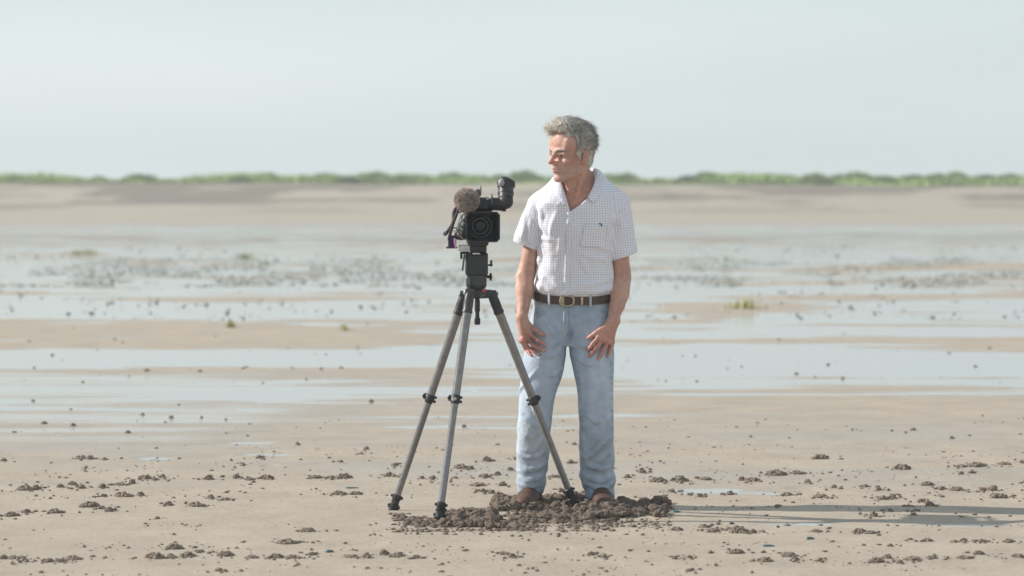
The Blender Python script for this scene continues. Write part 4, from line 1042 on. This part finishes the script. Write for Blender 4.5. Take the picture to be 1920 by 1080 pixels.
# boots -----------------------------------------------------------
for side, (ax_, ay_, tx, ty) in {'l': (997, 922, 982, 950), 'r': (1124, 930, 1133, 950)}.items():
    Q = Vol((X(ax_)-.13, -.30, -.02), (X(ax_)+.14, .17, .16), .004)
    heel = np.array([X(ax_), .07, .035]); toe = np.array([X(tx), -.20, .040]); ank = np.array([X(ax_), .035, .10]); ball = heel*.35+toe*.65+np.array([0, 0, .004])
    Q.cone(heel, ball, .040, .050, k=.02, sq=((0, 0, 1), .85)); Q.cone(ball, toe, .049, .040, k=.02, sq=((0, 0, 1), .8)); Q.cone(ank, heel+np.array([0, -.02, .02]), .045, .046, k=.03); Q.cone(ank, ank+np.array([0, 0, .05]), .042, .041, k=.02)
    Q.cone(ank+np.array([0, -.02, -.01]), ball+np.array([0, .02, .01]), .036, .034, k=.03)
    Q.add(lambda x, y, z: -.002*fbm(x*20, y*30, z*20, 2), .02)
    obj_from_vol(Q, 'boot', M['boot'], man)

# hair ------------------------------------------------------------
HV = Vol(HC-.22, HC+.22, .0028)
he(HV, (0, -.016, .060), (.086, .094, .091), k=.02)
he(HV, (.0, .026, .122), (.066, .068, .032), k=.02, pitch=.1)                       # swept up front
he(HV, (-.030, .074, .118), (.034, .026, .018), k=.015); he(HV, (.018, .066, .128), (.040, .030, .018), k=.015)
he(HV, (-.046, .064, .100), (.016, .020, .022), k=.012)
he(HV, (.056, -.034, .055), (.034, .056, .054), k=.02); he(HV, (-.056, -.034, .055), (.032, .056, .054), k=.02)
he(HV, (0, -.064, .0), (.060, .030, .062), k=.02)
for s in (-1, 1):
    he(HV, (.074*s, .010, .016), (.011, .022, .034), k=.012); he(HV, (.062*s, -.044, -.016), (.020, .024, .042), k=.015)
    he(HV, (.080*s, -.010, .034), (.012, .030, .020), k=.01)
he(HV, (0, .100, .046), (.078, .060, .066), k=.008, mode='s'); he(HV, (0, .085, -.04), (.11, .075, .07), k=.008, mode='s')
for s in (-1, 1): he(HV, (.070*s, .058, .038), (.024, .040, .056), k=.006, mode='s'); he(HV, (.092*s, -.010, -.020), (.026, .027, .036), k=.004, mode='s')
def hd(x, y, z):
    p = np.stack([x, y, z], 1)-HC; a, b, c = (p@HM.T/HS).T
    ph = 55*b+38*c+9*np.sin(20*a)+16*fbm(a*22, b*22, c*22, 2)
    return .0055*np.sin(ph*.75)*(c > .0)+.0035*fbm(a*60, b*28, c*28, 3)
HV.add(hd, .03)
hv, hq = HV.mesh()
# thousands of fine wavy locks over the cap
e1 = hv[hq[:, 2]]-hv[hq[:, 0]]; e2 = hv[hq[:, 3]]-hv[hq[:, 1]]; nq = np.cross(e1, e2); nl = np.linalg.norm(nq, axis=1); ok = nl > 1e-9; nq = nq[ok]/nl[ok][:, None]; cen = hv[hq[ok]].mean(1)
if ((cen-HC)*nq).sum(1).mean() < 0: nq = -nq
g = np.random.default_rng(3); sel = g.choice(len(cen), 8000); p0 = cen[sel]; n0 = nq[sel]
lp = (p0-HC)@HM.T/HS
out = np.sqrt((lp[:, 0]/.08)**2+((lp[:, 1]+.02)/.1)**2+((lp[:, 2]-.04)/.085)**2) > .78; p0, n0, lp = p0[out], n0[out], lp[out]
low = np.clip((.06-lp[:, 2])/.06, 0, 1)
flow = np.stack([np.sign(lp[:, 0])*(.25+.2*g.random(len(lp))), -.9+0*lp[:, 0], -.2-1.5*low], 1)+g.normal(size=(len(lp), 3))*.28
fr = (lp[:, 1] > .06) & (lp[:, 2] > .07); flow[fr] = np.stack([-.6+.5*g.random(fr.sum()), .1+.5*g.normal(size=fr.sum()), -.1+.4*g.normal(size=fr.sum())], 1)
flow = flow@HM; flow -= (flow*n0).sum(1)[:, None]*n0; flow /= np.linalg.norm(flow, axis=1)[:, None]
n = len(p0); seg = 6; ln = (.018+.022*g.random(n))*(1-.45*low); lift = (.0015+.0035*g.random(n)**3)*(1-.6*low); wvx = np.cross(n0, flow); ph = g.random(n)*6.28
V_, Q_, C_ = [], [], []
shade = np.clip(.5+.35*g.normal(size=n), 0, 1)
cc = np.array([.33, .31, .285])+(np.array([.66, .63, .58])-np.array([.33, .31, .285]))*shade[:, None]
side = np.clip((.035-lp[:, 2])/.03, 0, 1)*(lp[:, 1] > -.05); front = np.clip((lp[:, 1]-.03)/.05, 0, 1)
mixf = np.clip(side*.8+front*.75, 0, 1)[:, None]; cc = cc*(1-mixf)+(np.array([.84, .80, .73])*(.8+.4*shade[:, None]))*mixf
back = np.clip((-.02-lp[:, 1])/.05, 0, 1)[:, None]*np.clip((lp[:, 2])/.03, 0, 1)[:, None]; cc = cc*(1-.35*back)
for s in range(seg):
    t = s/(seg-1); c = p0+flow*(ln*t)[:, None]+n0*(lift*math.sin(math.pi*min(t*1.15, 1))-(ln*t)**2/.15)[:, None]+wvx*(.0035*np.sin(ph+t*4))[:, None]
    w_ = (.00085*(1-.75*t)); V_.append(np.stack([c+wvx*w_, c-wvx*w_*.5+n0*w_*.8, c-wvx*w_*.5-n0*w_*.8], 1)); C_.append(np.repeat(cc[:, None], 3, 1))
V_ = np.stack(V_, 1); C_ = np.stack(C_, 1); b0 = (np.arange(n)*seg*3)[:, None, None]
fq = []
for s in range(seg-1):
    for k in range(3): fq.append(np.array([s*3+k, s*3+(k+1) % 3, s*3+3+(k+1) % 3, s*3+3+k]))
fq = (b0+np.array(fq)[None]).reshape(-1, 4)
hp = (hv-HC)@HM.T/HS; hs = np.clip(.45+.9*fbm(hp[:, 0]*40, hp[:, 1]*18, hp[:, 2]*18, 3), 0, 1)[:, None]
hcl = np.array([.28, .26, .24])*(1-hs)+np.array([.62, .59, .54])*hs
sd = np.clip(np.clip((.035-hp[:, 2])/.03, 0, 1)*(hp[:, 1] > -.05)*.8+np.clip((hp[:, 1]-.03)/.05, 0, 1)*.7, 0, 1)[:, None]; hcl = hcl*(1-sd)+np.array([.60, .57, .52])*sd
allv = np.concatenate([hv, V_.reshape(-1, 3)]); allq = np.concatenate([hq, fq+len(hv)])
me = mesh_from('hair', allv-np.array(man.location), allq); smooth(me); attr_col(me, 'col', np.concatenate([hcl, C_.reshape(-1, 3)]).astype(np.float32)); link('hair', me, M['hair'], man)
# ------------------------------------------------------------------ tripod
TY = -.38
def boxb(c, s, rot=None, bm=None):
    bm = bm or bmesh.new(); r = bmesh.ops.create_cube(bm, size=1); bmesh.ops.scale(bm, verts=r['verts'], vec=s)
    if rot is not None: bmesh.ops.rotate(bm, verts=r['verts'], matrix=rot)
    bmesh.ops.translate(bm, verts=r['verts'], vec=Vector(c)); return bm
def cyl(a, b, ra, rb=None, bm=None, seg=24):
    bm = bm or bmesh.new(); a = Vector(a); b = Vector(b); d = b-a
    r = bmesh.ops.create_cone(bm, segments=seg, radius1=ra, radius2=ra if rb is None else rb, depth=d.length, cap_ends=True)
    bmesh.ops.rotate(bm, verts=r['verts'], matrix=d.to_track_quat('Z', 'Y').to_matrix()); bmesh.ops.translate(bm, verts=r['verts'], vec=(a+b)/2); return bm
def lathe(a, d, prof, bm=None, seg=32):
    """profile (distance along d, radius) turned about the axis d from a"""
    bm = bm or bmesh.new(); d = Vector(d).normalized(); u = d.orthogonal().normalized(); w = d.cross(u); R = []
    for t, r in prof: R.append([bm.verts.new(Vector(a)+d*t+(u*math.cos(6.28318*k/seg)+w*math.sin(6.28318*k/seg))*r) for k in range(seg)])
    for A, B_ in zip(R[:-1], R[1:]):
        for k in range(seg): bm.faces.new((A[k], A[(k+1) % seg], B_[(k+1) % seg], B_[k]))
    bm.faces.new(R[0][::-1]); bm.faces.new(R[-1]); bmesh.ops.recalc_face_normals(bm, faces=bm.faces); return bm
PV = lambda px, py, y=TY: Vector(P(px, py, y))
tri = empty('tripod', (X(893, TY), TY, 0)); tag(tri, 'grey video tripod with splayed telescopic legs and dark fluid head in front of the man', 'tripod')
# head
put('mounting_plate', boxb(PV(897, 464.5), (.074, .11, .040)), M['black'], tri, bevel=.004)
bm = boxb(PV(894, 495), (.100, .10, .100)); boxb(PV(894, 476), (.090, .12, .012), bm=bm); boxb(PV(875, 495), (.012, .11, .085), bm=bm)
hd_ = put('fluid_head', bm, M['black'], tri, bevel=.006)
bm = boxb(PV(894, 526), (.088, .095, .056)); put('pan_base', bm, M['dark'], tri, bevel=.008)
bm = lathe(PV(893, 541), (0, 0, 1), [(0, .040), (.012, .046), (.022, .044)]); put('bowl_clamp', bm, M['dark'], tri)
adopt(put('logo_strip', boxb(PV(893, 475.5, TY-.062), (.033, .004, .006)), M['white'], tri, bevel=.001), hd_)  # plain white plate for the illegible logo
for (px, py, r, l) in ((918, 497, .006, .024), (917, 519, .010, .026)):
    bm = cyl(PV(912, py), PV(px+4, py), r*.7); lathe(PV(px, py), (1, 0, 0), [(0, r*.8), (.002, r), (.012, r), (.014, r*.7)], bm=bm); boxb(PV(px+3, py-4 if r < .01 else py), (.010, .012, l if r < .01 else .034), bm=bm)
    adopt(put('knob', bm, M['black'], tri, bevel=.002), hd_)
bm = cyl(PV(880, 474), PV(864, 474), .005); boxb(PV(865, 479), (.011, .014, .030), bm=bm); adopt(put('lock_lever', bm, M['black'], tri, bevel=.002), hd_)
bm = boxb(PV(869, 492), (.008, .05, .075), rot=Matrix.Rotation(.12, 3, 'Y')); adopt(put('side_plate', bm, M['graymetal'], tri, bevel=.002), hd_)
adopt(put('side_block', boxb(PV(878, 528, TY-.02), (.020, .09, .036)), M['graymetal'], tri, bevel=.004), hd_)
# crown
bm = lathe(PV(893, 556), (0, 0, 1), [(0, .036), (.010, .050), (.026, .052), (.034, .045)])
feet = {'f': Vector((X(823, -.66), -.66, .010)), 'l': Vector((X(735, -.22), -.22, .004)), 'r': Vector((X(1077, -.17), -.17, .030))}
tops = {'f': PV(881, 548, TY-.062), 'l': PV(871, 552, TY+.030), 'r': PV(922, 551, TY+.018)}
hub = PV(893, 551)
for k in tops: cyl(hub, tops[k], .022, .019, bm=bm); cyl(tops[k]+Vector((-.020, 0, 0)), tops[k]+Vector((.020, 0, 0)), .017, bm=bm)
crown = put('crown', bm, M['dark'], tri, bevel=.002)
for k in tops:
    t = tops[k]; sgn = -1 if k != 'r' else 1
    adopt(put('hinge_bolt', lathe(t+Vector((sgn*.020, -.004, 0)), (sgn, -.4, 0), [(0, .010), (.006, .010), (.008, .006)]), M['silver'] if k != 'r' else M['graymetal'], tri), crown)
bm = cyl(PV(907, 545, TY-.050), PV(907, 545, TY-.058), .007); adopt(put('red_button', bm, M['red'], tri), crown)
bm = lathe(PV(895, 560), (0, 0, -1), [(0, .010), (.012, .012), (.055, .012), (.060, .009), (.085, .010), (.088, .0135), (.112, .0135), (.117, .010)]); put('centre_handle', bm, M['black'], tri)
joint = {'f': 748, 'l': 746, 'r': 750}
for k in ('l', 'f', 'r'):
    t, b = tops[k], feet[k]; d = (b-t); L_ = d.length; u = d/L_
    at = lambda s: t+u*s
    # upper casting tapering to the tube
    s1 = .090; cast = bmesh.new(); side_ = u.cross(Vector((0, 1, 0))).normalized()
    lathe(at(-.004), u, [(0, .017), (.012, .021), (.05, .0225), (s1-.006, .0215), (s1, .0235), (s1+.008, .0235), (s1+.010, .021)], bm=cast)
    ct = put('leg_bracket', cast, M['dark'] if k == 'f' else M['black'], tri)
    sj = next(s/1000*L_ for s in range(1000) if HOR+(H-at(s/1000*L_).z)*F/(DIST+at(s/1000*L_).y) > joint[k])
    leg = put('leg', lathe(at(s1+.004), u, [(0, .0200), (sj-s1-.01, .0180)]), M['carbon'], tri)
    adopt(ct, leg)
    lo = put('lower_leg', lathe(at(sj), u, [(0, .0155), (L_-sj-.055, .0150)], seg=24), M['carbon'], tri)
    c = bmesh.new(); lathe(at(sj-.018), u, [(0, .0195), (.004, .0225), (.030, .0225), (.034, .019), (.040, .0185)], bm=c)
    fr_ = side_*(-1 if k != 'r' else 1); bk_ = u.cross(fr_).normalized()
    cyl(at(sj)+fr_*.030-bk_*.012, at(sj)+fr_*.030+bk_*.012, .006, bm=c, seg=12); boxb(at(sj)+fr_*.024, (.016, .016, .022), bm=c)
    cyl(at(sj+.010)-fr_*.020, at(sj+.010)-fr_*.031, .006, bm=c, seg=12); cyl(at(sj-.010)-fr_*.018, at(sj-.010)-fr_*.030, .0055, bm=c, seg=12)
    cyl(at(sj-.010)+fr_*.018, at(sj-.010)+fr_*.030, .0055, bm=c, seg=12)
    adopt(put('leg_clamp', c, M['black'], tri, bevel=.001), leg)
    if k == 'f':
        adopt(put('clamp_lever', boxb(at(sj)+Vector((-.006, -.024, 0)), (.024, .006, .012), rot=Matrix.Rotation(-.5, 3, 'Y')), M['silver'], tri, bevel=.002), leg)
    ft = bmesh.new(); s0 = L_-.085
    lathe(at(s0), u, [(0, .0165), (.004, .021), (.022, .021), (.026, .018), (.046, .018), (.050, .0215), (.068, .0215), (.072, .017), (.085, .012)], bm=ft)
    for q_, rr in ((.012, .007), (.058, .0075)):
        for s in (-1, 1): cyl(at(s0+q_)+fr_*.016*s, at(s0+q_)+fr_*.029*s, rr, rr*.8, bm=ft, seg=10)
    r_ = np.random.default_rng(4+ord(k))
    for i in range(14):
        rr = .004+.006*r_.random(); a = r_.random()*6.28; s = s0+.03+.055*r_.random()
        q = bmesh.ops.create_icosphere(ft, subdivisions=1, radius=rr); bmesh.ops.translate(ft, verts=q['verts'], vec=at(s)+Vector((math.cos(a), math.sin(a), 0))*.021)
    adopt(put('foot', ft, M['black'], tri), lo)

# ------------------------------------------------------------------ video camera
vc = empty('video_camera', (X(897, TY), TY, Z(457, TY))); tag(vc, 'black shoulder video camera with square lens hood and angled viewfinder mounted on the tripod', 'video camera')
YC = TY
# body behind the hood
bm = boxb(PV(897, 424, YC+.115), (.105, .24, .125)); boxb(PV(897, 455, YC+.03), (.092, .22, .026), bm=bm); boxb(PV(902, 400, YC+.07), (.08, .20, .03), bm=bm)
vb = put('camera_body', bm, M['black'], vc, bevel=.008)
# chamfered square hood, open to the front
def hoodring(y, hw, hh, ch, cx=905.5, cy=425.5):
    c = PV(cx, cy, y); o = []
    for sx, sz in ((1, 1), (1, -1), (-1, -1), (-1, 1)):
        a, b = (hw*sx, (hh-ch)*sz), ((hw-ch)*sx, hh*sz)
        o += [a, b] if sx*sz < 0 else [b, a]
    return [Vector((c.x+p, y, c.z+q)) for p, q in o]
bm = bmesh.new(); R = [[bm.verts.new(p) for p in hoodring(*a)] for a in ((YC+.0, .056, .050, .010), (YC-.10, .0755, .0675, .014), (YC-.104, .0765, .0685, .014), (YC-.104, .0705, .0625, .013), (YC-.02, .050, .045, .010), (YC-.012, .030, .030, .012))]
for A, B_ in zip(R[:-1], R[1:]):
    for k in range(8): bm.faces.new((A[k], A[(k+1) % 8], B_[(k+1) % 8], B_[k]))
bm.faces.new(R[0]); bmesh.ops.recalc_face_normals(bm, faces=bm.faces); bmesh.ops.reverse_faces(bm, faces=bm.faces) if False else None
put('lens_hood', bm, M['black'], vc, sm=False, bevel=.0015)
c = PV(900.5, 424, YC-.03); lens = put('lens_barrel', lathe(c+Vector((0, .05, 0)), (0, -1, 0), [(0, .055), (.05, .058), (.052, .056), (.0522, .046), (.040, .042), (.038, .034)]), M['black'], vc)
adopt(put('lens_ring', lathe(c+Vector((0, .006, 0)), (0, -1, 0), [(0, .040), (.006, .038), (.0062, .031), (.003, .030)]), M['gloss'], vc), lens)
gl = bmesh.new(); q = bmesh.ops.create_uvsphere(gl, u_segments=32, v_segments=16, radius=.031); bmesh.ops.scale(gl, verts=gl.verts, vec=(1, .35, 1)); bmesh.ops.translate(gl, verts=gl.verts, vec=c+Vector((0, .004, 0))); adopt(put('lens_glass', gl, M['glass'], vc), lens)
# top handle and fittings
bm = tube_bm([PV(893, 398, YC+.02), PV(894, 380, YC+.0), PV(894, 368, YC+.04), PV(894, 366, YC+.12), PV(895, 378, YC+.18)], .012, seg=10); put('carry_handle', bm, M['black'], vc)
bm = boxb(PV(897, 361, YC+.02), (.024, .05, .030)); boxb(PV(901.5, 357, YC+.01), (.006, .05, .040), bm=bm); cyl(PV(889, 356, YC+.0), PV(889, 366, YC+.0), .010, bm=bm); put('accessory_block', bm, M['graymetal'], vc, bevel=.003)
bm = boxb(PV(903, 381, YC-.02), (.060, .05, .055)); cyl(PV(895, 396, YC-.01), PV(922, 396, YC-.01), .014, bm=bm); put('microphone_mount', bm, M['black'], vc, bevel=.005)
# viewfinder tube with bend and rubber cup
bm = lathe(PV(898, 382, YC-.02), (1, 0, -.02), [(0, .020), (.03, .024), (.052, .026), (.054, .030), (.060, .031), (.064, .031), (.066, .028), (.100, .030), (.108, .033), (.122, .033)])
vf = put('viewfinder', bm, M['black'], vc)
E = PV(948, 377, YC-.018)
bm = bmesh.new(); q = bmesh.ops.create_uvsphere(bm, u_segments=20, v_segments=14, radius=.0345); bmesh.ops.translate(bm, verts=q['verts'], vec=E+Vector((.0, 0, -.002)))
adopt(put('viewfinder_elbow', bm, M['black'], vc), vf)
dv = (PV(949, 339, YC+.03)-E); du_ = dv.normalized()
adopt(put('eyepiece', lathe(E+du_*.012, du_, [(0, .033), (.020, .034), (.022, .0365), (.028, .0365), (.030, .034), (.055, .035), (.058, .038), (.064, .039), (.068, .037), (.074, .041), (.080, .042), (.082, .040)]), M['dark'], vc), vf)
top = E+du_*.092
cup = bmesh.new(); lathe(top+du_*-.008, du_+Vector((.42, 0, 0)), [(0, .040), (.006, .042), (.016, .038), (.020, .034), (.020, .024), (.004, .020)], bm=cup); adopt(put('eye_cup', cup, M['black'], vc), vf)
pad = bmesh.new(); q = bmesh.ops.create_uvsphere(pad, u_segments=16, v_segments=12, radius=.015); bmesh.ops.scale(pad, verts=pad.verts, vec=(.95, 1, 1.25)); bmesh.ops.translate(pad, verts=pad.verts, vec=PV(940, 343, YC-.016)); adopt(put('rubber_pad', pad, M['grip'], vc), vf)
bm = cyl(PV(914, 372, YC-.045), PV(914, 372, YC-.056), .007); adopt(put('viewfinder_knob', bm, M['grip'], vc), vf)
bm = lathe(PV(921, 377, YC-.02), (1, 0, 0), [(0, .0335), (.006, .0335)]); adopt(put('locking_ring', bm, M['graymetal'], vc), vf)
bm = boxb(PV(907, 370.5, YC-.045), (.022, .01, .003)); adopt(put('trim_strip', bm, M['silver'], vc), vf)
# fur windshield over the microphone
fc = PV(875.5, 375, YC-.07); g = np.random.default_rng(8)
bm = bmesh.new(); bmesh.ops.create_icosphere(bm, subdivisions=4, radius=.049); cv = np.array([v.co[:] for v in bm.verts]); ct_ = np.array([[v.index for v in f.verts] for f in bm.faces]); bm.free()
n = 9000; d = g.normal(size=(n, 3)); d /= np.linalg.norm(d, axis=1)[:, None]; tg = np.cross(d, g.normal(size=(n, 3))); tg /= np.linalg.norm(tg, axis=1)[:, None]
ln = .008+.006*g.random(n); bend = g.normal(size=n)*.005; wd = .0007
fv, fcn = [], []; sh_ = np.clip(.5+1.2*fbm(d[:, 0]*5, d[:, 1]*5, d[:, 2]*5, 3)+.3*g.normal(size=n), 0, 1)[:, None]
cf = np.array([.32, .26, .24])*(1-sh_)+np.array([.74, .62, .56])*sh_
b2 = np.cross(d, tg)
for t, w_ in ((0, 1), (.6, .8), (1, .15)):
    c0 = d*(.047+(ln*t)[:, None])+tg*(bend*t*t)[:, None]+np.array([0, 0, -.002])*t
    fv.append(np.stack([c0+b2*wd*w_, c0-b2*wd*w_*.5+tg*wd*w_*.8, c0-b2*wd*w_*.5-tg*wd*w_*.8], 1)); fcn.append(np.repeat(cf[:, None], 3, 1))
fv = np.stack(fv, 1); fcn = np.stack(fcn, 1); f_ = []
for s in range(2):
    for k in range(3): f_.append([s*3+k, s*3+(k+1) % 3, s*3+3+(k+1) % 3, s*3+3+k])
f_ = ((np.arange(n)*9)[:, None, None]+np.array(f_)[None]).reshape(-1, 4)
me = mesh_from('fur_windshield', np.concatenate([cv, fv.reshape(-1, 3)])+np.array(fc)-np.array(vc.location), f_+len(cv), ct_); smooth(me)
attr_col(me, 'col', np.concatenate([np.full((len(cv), 3), .16), fcn.reshape(-1, 3)]).astype(np.float32)); link('fur_windshield', me, M['fur'], vc)
# lens servo grip, straps and cables on the left
G = Vol(PV(833, 470, YC-.12), PV(890, 380, YC+.2), .003); G = Vol((X(830, YC), YC-.12, Z(470, YC)), (X(892, YC), YC+.16, Z(380, YC)), .003)
G.ell(PV(868, 430, YC), (.030, .07, .045), k=.01); G.ell(PV(862, 440, YC-.02), (.026, .05, .024), k=.01); G.ell(PV(871, 412, YC-.01), (.018, .05, .030), k=.01)
G.add(lambda x, y, z: .003*fbm(x*50, y*50, z*50, 2), .02)
gp, _ = obj_from_vol(G, 'servo_grip', M['graymetal'], vc)
bm = boxb(PV(868, 420, YC-.07), (.014, .012, .022), rot=Matrix.Rotation(.6, 3, 'Y')); boxb(PV(865, 429, YC-.072), (.020, .010, .012), rot=Matrix.Rotation(.5, 3, 'Y'), bm=bm); adopt(put('rocker_switch', bm, M['grip'], vc, bevel=.003), gp)
bm = cyl(PV(872, 433, YC-.07), PV(872, 433, YC-.085), .009); adopt(put('connector', bm, M['black'], vc), gp)
def cable(pts, r, m, nm): 
    q = [Vector(p) for p in pts]; out = []
    for i in range(len(q)-1):
        a, b, c_, d_ = q[max(i-1, 0)], q[i], q[i+1], q[min(i+2, len(q)-1)]
        for k in range(6):
            t = k/6; out.append(.5*((2*b)+(c_-a)*t+(2*a-5*b+4*c_-d_)*t*t+(3*b-a-3*c_+d_)*t**3))
    out.append(q[-1]); return put(nm, tube_bm(out, r, seg=8), m, vc)
cable([PV(860, 392, YC-.02), PV(852, 412, YC-.06), PV(847, 428, YC-.07), PV(842, 446, YC-.06)], .007, M['strap'], 'hand_strap')
cable([PV(858, 388, YC-.0), PV(851, 398, YC-.03), PV(849, 418, YC-.05), PV(836, 438, YC-.04), PV(834, 437, YC)], .008, M['strap'], 'hand_strap')
cable([PV(864, 398, YC-.06), PV(855, 402, YC-.08), PV(848, 418, YC-.085), PV(843, 436, YC-.08), PV(840, 450, YC-.06)], .0028, M['cable'], 'cable')
cable([PV(877, 398, YC-.08), PV(870, 408, YC-.09), PV(860, 420, YC-.09), PV(856, 428, YC-.06)], .0020, M['grip'], 'cable')
cable([PV(864, 400, YC-.08), PV(861, 412, YC-.09), PV(857, 426, YC-.08)], .0018, M['grip'], 'cable')
cable([PV(846, 428, YC-.08), PV(855, 428, YC-.09), PV(862, 440, YC-.09), PV(866, 450, YC-.06)], .0028, M['cable'], 'cable')
cable([PV(848, 432, YC-.08), PV(858, 436, YC-.09), PV(868, 448, YC-.08), PV(876, 448, YC-.04)], .0022, M['grip'], 'cable')
cable([PV(874, 400, YC-.06), PV(874, 430, YC-.08), PV(876, 456, YC-.05)], .0026, M['strap'], 'cable')
bm = boxb(PV(848, 452, YC-.03), (.036, .06, .050)); boxb(PV(847, 464, YC-.03), (.050, .07, .008), bm=bm); boxb(PV(838, 437, YC-.03), (.010, .05, .012), bm=bm); cb = put('control_box', bm, M['strap'], vc, bevel=.003)
adopt(put('violet_highlight', tube_bm([PV(852, 447, YC-.075), PV(852.5, 456, YC-.078), PV(854, 465, YC-.072)], .0055, seg=12), M['violet'], vc), cb)  # thin tube added as the violet highlight streak on the box
adopt(put('bright_highlight', tube_bm([PV(853, 447, YC-.080), PV(853.5, 456, YC-.083), PV(855, 464, YC-.078)], .0032, seg=12), M['silver'], vc), cb)  # silver core of the same painted highlight streak
bm = boxb(PV(871, 465, YC-.02), (.052, .06, .030)); put('bracket_plate', bm, M['silver'], vc, bevel=.003)
put('front_catch', boxb(PV(920, 398.5, YC-.09), (.012, .02, .010)), M['black'], vc, bevel=.002)

# ------------------------------------------------------------------ sea air
bm = bmesh.new(); bmesh.ops.create_cube(bm, size=1); bmesh.ops.scale(bm, verts=bm.verts, vec=(300, 230, 5.2)); bmesh.ops.translate(bm, verts=bm.verts, vec=(0, 75, 1.5))
hm_ = bpy.data.materials.new('haze'); hm_.use_nodes = True; t_ = hm_.node_tree; t_.nodes.clear()
pv_ = N(t_, 'ShaderNodeVolumePrincipled'); pv_.inputs['Density'].default_value = .0018; pv_.inputs['Color'].default_value = (.93, .96, .97, 1); pv_.inputs['Anisotropy'].default_value = .2
oo_ = N(t_, 'ShaderNodeOutputMaterial'); t_.links.new(pv_.outputs[0], oo_.inputs['Volume'])
tag(put('haze', bm, hm_, sm=False), kind='stuff')
